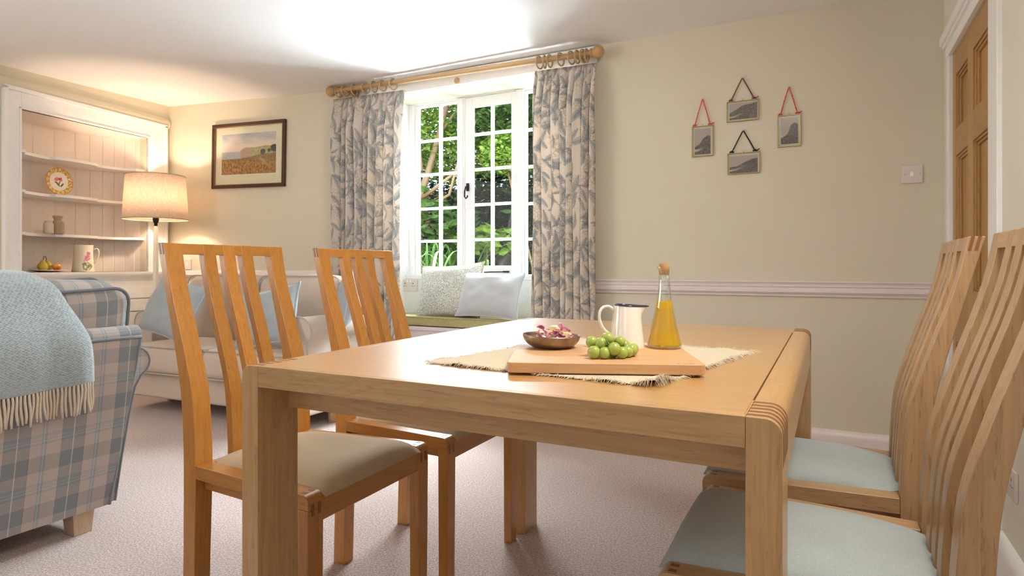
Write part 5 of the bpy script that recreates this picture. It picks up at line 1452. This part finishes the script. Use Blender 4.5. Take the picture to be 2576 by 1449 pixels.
# plate standing on the second shelf
def plate_mat():
    m, N, L, bs = new_mat('flowered_china'); t = N.new('ShaderNodeTexCoord'); sx = N.new('ShaderNodeSeparateXYZ'); L.new(t.outputs['Object'], sx.inputs[0])
    X, Y = sx.outputs['X'], sx.outputs['Y']
    rr_ = math_n(N, L, 'DIVIDE', math_n(N, L, 'SQRT', math_n(N, L, 'ADD', math_n(N, L, 'MULTIPLY', X, X), math_n(N, L, 'MULTIPLY', Y, Y))), 0.125)
    ang = math_n(N, L, 'ARCTAN2', Y, X)
    vs = N.new('ShaderNodeTexNoise'); vs.inputs['Scale'].default_value = 95; vs.inputs['Detail'].default_value = 4; L.new(t.outputs['Object'], vs.inputs['Vector'])
    pet = math_n(N, L, 'SINE', math_n(N, L, 'MULTIPLY', ang, 16))
    band = ramp(N, L, rr_, [(0.66, 0.0), (0.68, 1.0), (0.97, 1.0), (0.985, 0.0)])
    deco = ramp(N, L, math_n(N, L, 'MULTIPLY_ADD', pet, 0.05, vs.outputs['Fac']), [(0.44, 0.0), (0.50, 1.0)])
    white = srgb(244, 236, 220)
    col = mixc(N, L, band, white, mixc(N, L, deco, srgb(240, 222, 170), srgb(196, 146, 48)))
    edge = ramp(N, L, rr_, [(0.955, 0.0), (0.96, 1.0)]); col = mixc(N, L, edge, col, srgb(190, 130, 40))
    def blob(x, y, r, c, col, sy=1.0, rot=0):
        dx = math_n(N, L, 'SUBTRACT', X, x); dy = math_n(N, L, 'SUBTRACT', Y, y)
        cx = math_n(N, L, 'ADD', math_n(N, L, 'MULTIPLY', dx, math.cos(rot)), math_n(N, L, 'MULTIPLY', dy, math.sin(rot)))
        cy = math_n(N, L, 'MULTIPLY', math_n(N, L, 'SUBTRACT', math_n(N, L, 'MULTIPLY', dy, math.cos(rot)), math_n(N, L, 'MULTIPLY', dx, math.sin(rot))), sy)
        d = math_n(N, L, 'SQRT', math_n(N, L, 'ADD', math_n(N, L, 'MULTIPLY', cx, cx), math_n(N, L, 'MULTIPLY', cy, cy)))
        d = math_n(N, L, 'MULTIPLY_ADD', vs.outputs['Fac'], 0.006, d)
        return mixc(N, L, ramp(N, L, math_n(N, L, 'DIVIDE', d, 0.05), [((r+0.002)/0.05, 1.0), ((r+0.004)/0.05, 0.0)]), col, c)
    gr, pk, rd = srgb(86, 116, 60), srgb(222, 130, 130), srgb(190, 60, 50)
    for (x, y, r, c, sy, rot) in ((0.006, -0.012, 0.030, gr, 6, 1.2), (0.030, -0.030, 0.022, gr, 3, 0.9), (-0.022, -0.012, 0.016, gr, 2.4, -0.4), (-0.004, -0.032, 0.020, gr, 3, -0.7),
                                  (-0.022, 0.016, 0.018, pk, 1.1, 0), (-0.012, 0.026, 0.012, pk, 1, 0), (0.012, 0.024, 0.018, rd, 1.4, 0.6), (0.022, 0.012, 0.012, pk, 1.2, 0), (0.014, 0.034, 0.009, srgb(226, 150, 60), 1.6, 0.6)):
        col = blob(x, y, r, c, col, sy, rot)
    L.new(col, bs.inputs['Base Color']); bs.inputs['Roughness'].default_value = 0.12; return m
off = 0.17
s0, zc0 = wall_l(147, 459.5, off); sL, _ = wall_l(109, 459, off); sR, _ = wall_l(186, 459, off)
_, zt_ = wall_l(147, 425, off); _, zb_ = wall_l(147, 494, off)
rp2 = (zt_-zb_)/2*1.0
g = G(); pr = [(0.001, 0.0), (0.075, 0.0), (0.085, 0.004), (0.122, 0.014), (0.125, 0.016), (0.1225, 0.0185), (0.085, 0.008), (0.072, 0.004), (0.001, 0.004)]
g.lathe(pr, 64); o = g.build('dinner_plate', plate_mat(), smooth=50)
k = rp2/0.125
zc0 = zsh[1]+rp2+0.001
cam_dir = 0.0
o.matrix_world = ML@Matrix.Translation((s0, off, zc0))@Matrix.Rotation(math.radians(100-12), 4, 'X')@Matrix.Scale(k, 4)@Matrix.Rotation(0, 4, 'Z')
tag(o, 'gilt rimmed china plate with painted tulips, standing on an alcove shelf', 'plate')
# stoneware jars
def stoneware(name, c1, c2):
    m, N, L, bs = new_mat(name); v = mapped(N, L); n = noise_n(N, L, v, 70, 4, 0.7); n2 = noise_n(N, L, v, 9, 3)
    L.new(mixc(N, L, math_n(N, L, 'MULTIPLY_ADD', n, 0.6, math_n(N, L, 'MULTIPLY', n2, 0.4)), c1, c2), bs.inputs['Base Color']); bs.inputs['Roughness'].default_value = 0.4; return m
zj = zsh[2]
def jar_at(u0, u1, vtop, off, prof, mat, label, name='stoneware_jar'):
    a, z = wall_l((u0+u1)/2, vtop, off)
    hh = z-zj; w = (wall_l(u1, 500, off)[0]-wall_l(u0, 500, off)[0])/2*0.80
    d = Vector((ML@Vector((a, off, 0)))).y
    w = (u1-u0)*d/F/2
    g = G(); g.lathe([(0.001, 0)]+[(r*w, q*hh) for r, q in prof]+[(prof[-1][0]*w*0.75, hh*0.96), (0.001, hh*0.5)], 36)
    o = g.build(name, mat, smooth=50); o.matrix_world = ML@Matrix.Translation((a, off, zj+0.0005)); tag(o, label, 'jar', None); return o
jar_at(132, 159.5, 543, 0.10, [(0.92, 0), (1.0, 0.03), (1.0, 0.55), (0.95, 0.64), (0.62, 0.72), (0.60, 0.80), (0.82, 0.93), (0.84, 0.98), (0.78, 1.0)], stoneware('brown_stoneware', srgb(150, 128, 100), srgb(196, 174, 140)), 'tall brown stoneware jar with a flared neck on the lower alcove shelf')
jar_at(111, 133, 556.5, 0.085, [(0.92, 0), (1.0, 0.03), (1.0, 0.72), (0.88, 0.84), (0.74, 0.90), (0.80, 0.97), (0.76, 1.0)], stoneware('cream_stoneware', srgb(196, 178, 152), srgb(226, 212, 190)), 'short cream stoneware jar beside the taller brown jar')
# dish with pears
zf = za_bot
M_DISH = plain('cream_dish', srgb(240, 226, 206), 0.3)
dx0, _ = wall_l(123, 680, 0.075); dd = (ML@Vector((dx0, 0.075, 0))).y
g = G(); rD = 40*dd/F
g.lathe([(0.001, 0), (rD*0.5, 0), (rD*0.55, 0.003), (rD, 0.012), (rD, 0.015), (rD*0.6, 0.008), (0.001, 0.007)], 44)
o = g.build('shallow_dish', M_DISH, smooth=50); o.matrix_world = ML@Matrix.Translation((dx0, 0.085, zf+0.001)); tag(o, 'cream shallow dish holding three pears in the alcove', 'dish')
def pear_mat():
    m, N, L, bs = new_mat('pear_skin'); t = N.new('ShaderNodeTexCoord'); sx = N.new('ShaderNodeSeparateXYZ'); L.new(t.outputs['Object'], sx.inputs[0]); n = noise_n(N, L, t.outputs['Object'], 30, 4, 0.7)
    n0 = noise_n(N, L, mapped(N, L, rnd=True), 14, 2)
    k = math_n(N, L, 'MULTIPLY_ADD', n0, 1.2, math_n(N, L, 'MULTIPLY_ADD', sx.outputs['X'], 9.0, -0.26))
    L.new(mixc(N, L, ramp(N, L, k, [(0.35, 0.0), (0.7, 1.0)]), mixc(N, L, n, srgb(196, 168, 56), srgb(168, 152, 50)), srgb(190, 52, 30)), bs.inputs['Base Color']); bs.inputs['Roughness'].default_value = 0.4; return m
M_PEAR = pear_mat(); M_PSTEM = plain('pear_stalk', srgb(84, 62, 40), 0.7)
def pear(u, v_, off, r, lying, label, rz):
    a, _ = wall_l(u, 650, off)
    th = thing('pear', label, 'pear', group='pears in the dish')
    g = G(); prof = [(0.001, -1.0), (0.45, -0.93), (0.8, -0.62), (0.98, -0.15), (0.97, 0.15), (0.82, 0.52), (0.58, 0.85), (0.42, 1.15), (0.30, 1.36), (0.14, 1.46), (0.001, 1.44)]
    g.lathe([(q*r, z*r) for q, z in prof], 30); g.build('flesh', M_PEAR, th, smooth=True)
    g = G(); g.tube([(0, 0, 1.40*r), (0.05*r, 0, 1.8*r), (0.18*r, 0, 2.25*r)], [0.0022, 0.0018, 0.0022], 6); g.build('stalk', M_PSTEM, th, smooth=True)
    z = zf+0.008+r*0.98
    th.matrix_world = ML@Matrix.Translation((a, off, z))@Matrix.Rotation(rz, 4, 'Z')@(Matrix.Rotation(math.radians(80 if lying else 6), 4, 'Y'))
pear(108, 660, 0.060, 0.033, False, 'yellow pear with red blush standing at the left of the dish', 0.5)
pear(120, 660, 0.125, 0.033, False, 'redder pear standing behind the other two pears', 2.5)
pear(143, 668, 0.050, 0.029, True, 'small pear lying on its side at the right of the dish', 3.4)
# flowered jug
jx, _ = wall_l(213, 683, 0.06); jd = (ML@Vector((jx, 0.06, 0))).y
m, N, L, bs = new_mat('flowered_jug_glaze'); t = N.new('ShaderNodeTexCoord'); sx = N.new('ShaderNodeSeparateXYZ'); L.new(t.outputs['Object'], sx.inputs[0]); X, Z = sx.outputs['X'], sx.outputs['Z']
n = noise_n(N, L, t.outputs['Object'], 55, 4, 0.7)
col = srgb(232, 218, 196)
def blob2(x, z, r, c, col, sz=1.0, th=0.45):
    d = math_n(N, L, 'SQRT', math_n(N, L, 'ADD', math_n(N, L, 'POWER', math_n(N, L, 'SUBTRACT', X, x), 2), math_n(N, L, 'POWER', math_n(N, L, 'MULTIPLY', math_n(N, L, 'SUBTRACT', Z, z), sz), 2)))
    k = math_n(N, L, 'MULTIPLY', ramp(N, L, math_n(N, L, 'DIVIDE', d, 0.1), [(r/0.1*0.8, 1.0), (r/0.1, 0.0)]), ramp(N, L, n, [(th, 0.0), (th+0.06, 1.0)]))
    return mixc(N, L, k, col, c)
for (x, z, r, c, sz, th) in ((0.030, 0.040, 0.032, srgb(120, 130, 84), 1.0, 0.42), (0.018, 0.060, 0.02, srgb(120, 130, 84), 0.6, 0.45), (0.030, 0.105, 0.022, srgb(202, 120, 150), 1.0, 0.40), (0.036, 0.135, 0.014, srgb(196, 110, 140), 1.0, 0.38), (0.022, 0.085, 0.014, srgb(208, 140, 160), 1.0, 0.4)):
    col = blob2(x, z, r, c, col, sz, th)
L.new(col, bs.inputs['Base Color']); bs.inputs['Roughness'].default_value = 0.3
FJ = thing('flowered_jug', 'cream jug painted with pink flowers standing in the alcove', 'jug'); FJ.matrix_world = Matrix.Translation(ML@Vector((jx, 0.075, zf+0.001)))@Matrix.Rotation(math.radians(30), 4, 'Z')
hj = (683-615.5)*jd/F; rj = 24.5*jd/F
pj = [(1.0, 0), (1.02, 0.03), (0.97, 0.10), (0.90, 0.35), (0.86, 0.6), (0.86, 0.85), (0.88, 0.97), (0.90, 1.0)]
g = G(); g.lathe([(0.001, 0)]+[(r*rj, z*hj) for r, z in pj]+[(r*rj-0.004, z*hj) for r, z in pj[::-1][:-1]]+[(0.001, 0.008)], 44)
g.build('body', m, FJ, smooth=50)
g = G(); hp = [(0.84, 0.80), (1.12, 0.90), (1.34, 0.84), (1.36, 0.66), (1.22, 0.48), (1.05, 0.36), (0.88, 0.32)]
g.tube([(x*rj, 0, z*hj) for x, z in hp], 0.006, 8); g.build('handle', plain('jug_handle_glaze', srgb(232, 218, 196), 0.3), FJ, smooth=True, sub=1)

# ================================================================== WINDOW SEAT CUSHIONS
def leafy():
    m, N, L, bs = new_mat('sage_sprig_cloth'); v = mapped(N, L, scale=(1, 1, 1))
    vo = N.new('ShaderNodeTexVoronoi'); vo.inputs['Scale'].default_value = 95; vo.feature = 'DISTANCE_TO_EDGE'
    nz = N.new('ShaderNodeTexNoise'); nz.inputs['Scale'].default_value = 30; L.new(v, nz.inputs['Vector']); va = N.new('ShaderNodeVectorMath'); va.operation = 'MULTIPLY_ADD'; L.new(nz.outputs['Color'], va.inputs[0]); va.inputs[1].default_value = (0.02, 0.02, 0.02); L.new(v, va.inputs[2]); L.new(va.outputs[0], vo.inputs['Vector'])
    L.new(mixc(N, L, ramp(N, L, vo.outputs['Distance'], [(0.10, 1.0), (0.22, 0.0)]), srgb(150, 162, 162), srgb(224, 222, 208)), bs.inputs['Base Color']); bs.inputs['Roughness'].default_value = 0.9; bs.inputs['Specular IOR Level'].default_value = 0.2; return m
M_VELV = fabric('silver_velvet', srgb(206, 209, 211), srgb(172, 176, 180), 1800, bstr=0.1, sheen=0.8)
def seat_pillow(u, v, d, w, h, t, roll, leanb, label, mat, pm, seed):
    c = at_depth(u, v, d)
    M = Matrix.Translation(c)@Matrix.Rotation(YAW, 4, 'Z')@Matrix.Rotation(leanb, 4, 'X')@Matrix.Rotation(roll, 4, 'Y')
    return cushion_thing('scatter_cushion', label, w, h, t, mat, pm, M, seed, 'cushions on the window seat')
seat_pillow(1131, 732, 4.245, 0.51, 0.385, 0.18, math.radians(-3.5), math.radians(-16), 'sage sprig patterned cushion on the window seat', leafy(), M_GREENP, 3)
seat_pillow(1232, 742, 4.03, 0.46, 0.31, 0.16, math.radians(1.5), math.radians(-20), 'silvery plain cushion on the window seat, in front of the patterned one', M_VELV, M_VELV, 6)

# ================================================================== GARDEN
def leaf_mat(name, c1, c2, trans=0.45):
    m, N, L, bs = new_mat(name); N.remove(bs); out = N['Material Output']
    n = noise_n(N, L, mapped(N, L), 14.0, 4, 0.75)
    col = mixc(N, L, ramp(N, L, n, [(0.35, 0.0), (0.65, 1.0)]), c1, c2)
    df = N.new('ShaderNodeBsdfPrincipled'); tr = N.new('ShaderNodeBsdfTranslucent'); L.new(col, df.inputs['Base Color']); df.inputs['Roughness'].default_value = 0.55; L.new(col, tr.inputs[0])
    mx = N.new('ShaderNodeMixShader'); mx.inputs[0].default_value = trans; L.new(df.outputs[0], mx.inputs[1]); L.new(tr.outputs[0], mx.inputs[2]); L.new(mx.outputs[0], out.inputs[0]); return m
M_BARK = stoneware('bark', srgb(120, 92, 64), srgb(168, 136, 98)); M_BARKD = stoneware('dark_bark', srgb(34, 28, 22), srgb(62, 50, 38))
def leaves(g, pts, size, rr, kind='oval', droop=0.3):
    for p in pts:
        a = rr.uniform(0, 2*PI); el = rr.uniform(-0.7, 0.5); l = size*rr.uniform(0.6, 1.3); w = l*rr.uniform(0.30, 0.42)
        d = Vector((math.cos(a)*math.cos(el), math.sin(a)*math.cos(el), math.sin(el))); s = d.cross(Vector((0, 0, 1))); s.normalize()
        s = (s*math.cos(rr.uniform(-0.9, 0.9))+Vector((0, 0, 1))*math.sin(rr.uniform(-0.9, 0.9))); s.normalize(); up = d.cross(s)
        q = [p, p+d*l*0.30+s*w*0.85+up*0.02*l, p+d*l*0.62+s*w*0.8, p+d*l-up*l*droop*0.3, p+d*l*0.62-s*w*0.8, p+d*l*0.30-s*w*0.85+up*0.02*l, p+d*l*0.35-up*l*0.08, p+d*l*0.66-up*l*0.08]
        n = len(g.v); g.v += q
        for f in ((0, 1, 6), (1, 2, 7, 6), (2, 3, 7), (3, 4, 7), (4, 5, 6, 7), (5, 0, 6)): g.f.append([n+i for i in f]); g.m.append(0)
def shrub(name, label, boxes, n, size, mat, seed, branches=(), bark=M_BARK, cat='shrub', base=None, inner=None):
    rr = random.Random(seed); base = Vector(base) if base else Vector((boxes[0][0][0], boxes[0][0][1], -0.1))
    t = thing(name, label, cat, base)
    g = G(); tot = sum(b[2] for b in boxes)
    for c, r, wt in boxes:
        pts = []
        for i in range(int(n*wt/tot)):
            while True:
                q = Vector((rr.uniform(-1, 1), rr.uniform(-1, 1), rr.uniform(-1, 1)))
                if q.length <= 1 and rr.random() < 0.25+q.length: break
            pts.append(Vector(c)-base+Vector((q.x*r[0], q.y*r[1], q.z*r[2])))
        leaves(g, pts, size, rr)
    g.build('foliage', mat, t)
    if branches:
        g = G()
        for pth, r0, r1 in branches:
            pth = [Vector(p)-base for p in pth]; k = len(pth)
            g.tube(pth, [r0+(r1-r0)*i/(k-1) for i in range(k)], 8)
        g.build('branches', bark, t, smooth=True)
    return t
LG1 = leaf_mat('bright_leaf', srgb(92, 132, 44), srgb(172, 196, 84)); LG2 = leaf_mat('mid_leaf', srgb(50, 88, 42), srgb(118, 150, 70)); LG3 = leaf_mat('dark_leaf', srgb(24, 46, 28), srgb(62, 92, 54), 0.2)
LG4 = leaf_mat('strap_leaf', srgb(72, 112, 50), srgb(124, 160, 80), 0.35)
def dpt(u, v, d): return at_depth(u, v, d)
# lawn / patio ground outside
g = G(); P_ = [MW@Vector((-6, 0.34, -0.12)), MW@Vector((8, 0.34, -0.12)), MW@Vector((8, 9, -0.12)), MW@Vector((-6, 9, -0.12))]
g.add(P_+[p+Vector((0, 0, -0.2)) for p in P_], [(0, 1, 2, 3), (7, 6, 5, 4), (0, 4, 5, 1), (1, 5, 6, 2), (2, 6, 7, 3), (3, 7, 4, 0)])
m, N, L, bs = new_mat('lawn'); n = noise_n(N, L, mapped(N, L), 60, 4, 0.7)
L.new(mixc(N, L, n, srgb(58, 74, 36), srgb(92, 108, 52)), bs.inputs['Base Color']); bs.inputs['Roughness'].default_value = 0.95
struct(g.build('ground', m), 'lawn outside the window')
g = G()  # unseen dark facing, added so the outer wall bounces less light
g.box(-4, op_l-0.06, TH, TH+0.03, -0.2, 2.6); g.box(op_r+0.06, 6, TH, TH+0.03, -0.2, 2.6); g.box(op_l-0.06, op_r+0.06, TH, TH+0.03, z_head+0.07, 2.6); g.box(op_l-0.06, op_r+0.06, TH, TH+0.03, -0.2, z_sill-0.04)
o = g.build('trim_10', stoneware('dark_facing', srgb(54, 52, 50), srgb(86, 82, 76))); mplace(o, MW); struct(o, 'dark facing added outside to cut light bounced into the garden')
# brick garden wall
m, N, L, bs = new_mat('old_brick'); mp = mapped(N, L, rot=(PI/2, 0, 0)); bt = N.new('ShaderNodeTexBrick'); L.new(mp, bt.inputs['Vector'])
bt.inputs['Scale'].default_value = 1.0; bt.inputs['Brick Width'].default_value = 0.225; bt.inputs['Row Height'].default_value = 0.075; bt.inputs['Mortar Size'].default_value = 0.008
bt.inputs['Color1'].default_value = (*srgb(168, 104, 78), 1); bt.inputs['Color2'].default_value = (*srgb(196, 134, 104), 1); bt.inputs['Mortar'].default_value = (*srgb(196, 180, 160), 1)
L.new(bt.outputs['Color'], bs.inputs['Base Color']); bs.inputs['Roughness'].default_value = 1.5
g = G(); g.box(-5, 7.5, 4.1, 4.35, -0.15, 2.0); g.box(-5, 7.5, 4.07, 4.38, 2.0, 2.06)
o = g.build('garden_wall', m); mplace(o, MW); tag(o, 'old red brick garden wall beyond the shrubs', 'brick wall')
def gp(x, y, z): return MW@Vector((x, y, z))
cW = wall_px(1180, 400)[0]
# dark evergreen mass in front of the brick wall
for i, (dx, dy, rz_, hh, sd) in enumerate(((-2.3, 3.4, 1.2, 1.5, 31), (-1.25, 3.6, 0.9, 1.45, 32), (3.0, 3.5, 1.1, 1.5, 33))):
    c = gp(cW+dx, dy, hh*0.9)
    shrub('evergreen_shrub', ['dark evergreen shrub behind the left panes', 'dark evergreen shrub behind the middle of the window', 'dark evergreen shrub behind the right curtain'][i], [((c.x, c.y, c.z), (rz_, 0.55, hh), 1)], 9500, 0.07, LG3, sd, base=(c.x, c.y, -0.12), branches=[([(c.x, c.y, -0.12), (c.x+0.05, c.y, 0.8), (c.x-0.05, c.y, 1.6)], 0.05, 0.02)])
# ivy mantle hanging over the top of the wall
c = gp(cW+0.75, 3.95, 2.0)
shrub('ivy_mantle', 'glossy ivy climbing over the brick wall', [((c.x, c.y, 1.95), (0.95, 0.22, 0.62), 1)], 6500, 0.062, LG2, 40, base=(c.x, c.y, -0.12), cat='ivy', branches=[([(c.x+0.4, c.y, -0.12), (c.x+0.3, c.y, 1.0), (c.x+0.1, c.y, 1.9)], 0.03, 0.015)])
# tall light shrub with tan stems in front of the left light
b0 = dpt(1000, 690, 6.3); 
br = [([dpt(1000, 800, 6.0), dpt(1048, 520, 6.05), dpt(1075, 440, 6.1), dpt(1115, 300, 6.2), dpt(1140, 200, 6.3)], 0.045, 0.02),
      ([dpt(1052, 505, 6.05), dpt(1100, 470, 6.0), dpt(1150, 430, 6.0), dpt(1210, 400, 6.1)], 0.022, 0.010),
      ([dpt(1040, 560, 6.05), dpt(1075, 520, 6.0), dpt(1130, 490, 5.95), dpt(1160, 380, 5.9), dpt(1200, 300, 5.9)], 0.020, 0.008),
      ([dpt(1060, 430, 6.1), dpt(1052, 340, 6.2), dpt(1062, 250, 6.2)], 0.02, 0.01), ([dpt(1110, 330, 6.2), dpt(1170, 250, 6.2), dpt(1230, 200, 6.3)], 0.016, 0.008)]
c1_ = dpt(1075, 300, 6.7); c2_ = dpt(1150, 370, 6.5); c3_ = dpt(1240, 280, 6.6); c4_ = dpt(1120, 250, 6.9)
base = dpt(1000, 800, 6.0); base.z = -0.12
br[0][0][0] = Vector((base.x, base.y, -0.12))
shrub('flowering_shrub', 'tall loose shrub with bare tan stems behind the left panes', [((c1_.x, c1_.y, c1_.z), (0.75, 0.5, 0.6), 1.2), ((c2_.x, c2_.y, c2_.z), (0.6, 0.5, 0.4), 0.8), ((c4_.x, c4_.y, c4_.z+0.3), (1.0, 0.5, 0.5), 0.8)], 7500, 0.056, LG1, 51, br, base=base)
c = dpt(1250, 285, 6.2); c5 = dpt(1320, 330, 6.4)
shrub('lime_shrub', 'sunny lime green shrub filling the top of the casement panes', [((c.x, c.y, c.z), (0.45, 0.4, 0.42), 1), ((c5.x, c5.y, c5.z), (0.45, 0.4, 0.6), 1)], 5500, 0.055, LG2, 52, base=(c5.x, c5.y+0.2, -0.12), branches=[([(c5.x, c5.y+0.2, -0.12), (c5.x, c5.y+0.1, 0.9), (c5.x-0.1, c5.y, 1.8), (c.x, c.y, 2.3)], 0.04, 0.015)])
c = dpt(1265, 385, 5.9)
shrub('lime_shrub', 'low bright green shrub just outside the casement', [((c.x, c.y, c.z), (0.22, 0.25, 0.20), 1)], 1800, 0.050, LG1, 53, base=(c.x+0.3, c.y+0.2, -0.12), branches=[([(c.x+0.3, c.y+0.2, -0.12), (c.x+0.3, c.y+0.1, 0.9), (c.x, c.y, c.z)], 0.02, 0.008)])
c = dpt(1225, 600, 5.9); c6 = dpt(1110, 560, 6.0)
shrub('broadleaf_plant', 'broad leaved plant below the casement handle', [((c.x, c.y, c.z), (0.30, 0.25, 0.12), 1)], 110, 0.13, LG1, 54, base=(c.x, c.y, -0.12), cat='plant', branches=[([(c.x, c.y, -0.12), (c.x, c.y, 0.6), (c.x, c.y, c.z)], 0.01, 0.006)])
shrub('broadleaf_plant', 'dim broad leaved plant behind the lower left panes', [((c6.x, c6.y, c6.z), (0.35, 0.3, 0.32), 1)], 170, 0.15, LG2, 55, base=(c6.x, c6.y, -0.12), cat='plant', branches=[([(c6.x, c6.y, -0.12), (c6.x, c6.y, 0.6), (c6.x, c6.y, c6.z)], 0.01, 0.006)])
# leaning dark trunk at the lower right panes
t = thing('leaning_tree', 'dark leaning tree trunk behind the lower right casement panes', 'tree', dpt(1240, 760, 6.0)); base = t.location.copy(); base.z = -0.12; t.location = base
g = G(); g.tube([Vector((base.x, base.y, -0.12))-base, dpt(1262, 665, 6.0)-base, dpt(1285, 620, 6.05)-base, dpt(1300, 540, 6.1)-base, dpt(1325, 420, 6.2)-base, dpt(1350, 300, 6.2)-base], [0.10, 0.085, 0.075, 0.06, 0.05, 0.035], 12)
g.build('trunk', M_BARKD, t, smooth=True)
g = G(); rr = random.Random(8); cc = dpt(1345, 250, 6.4)-base
leaves(g, [cc+Vector((rr.gauss(0, 0.4), rr.gauss(0, 0.3), rr.gauss(0, 0.35))) for _ in range(800)], 0.11, rr); g.build('foliage', LG2, t)
# day lilies with arching strap leaves
def strap(x, y, n, h, seed, label):
    rr = random.Random(seed); t = thing('strap_leaf_plant', label, 'plant', (x, y, -0.12)); g = G()
    for i in range(n):
        a = rr.uniform(0, 2*PI); hh = h*rr.uniform(0.75, 1.1); out = rr.uniform(0.25, 0.85); w = rr.uniform(0.010, 0.018)
        d = Vector((math.cos(a), math.sin(a), 0)); sd = Vector((-d.y, d.x, 0)); rings = []
        for k in range(13):
            q = k/12; p = d*(out*q**1.4+0.03)+Vector((0, 0, hh*(1.55*q-0.85*q**2.4))); ww = w*(1-q**3)+0.001
            rings.append([p-sd*ww, p+Vector((0, 0, -0.25*ww)), p+sd*ww])
        g.loft(rings, cap=False, closed=False)
    g.build('leaves', LG4, t, smooth=True); return t
for i, (u, d, n, h) in enumerate(((1075, 5.75, 64, 1.72), (1150, 5.9, 60, 1.66), (1222, 5.85, 36, 1.5), (1015, 6.1, 40, 1.7))):
    p = dpt(u, 700, d); strap(p.x, p.y, n, h, 60+i, ['arching strap leaved plant below the left panes', 'arching strap leaved plant behind the window mullion', 'arching strap leaved plant at the foot of the casement', 'arching strap leaved plant hidden by the left curtain'][i])
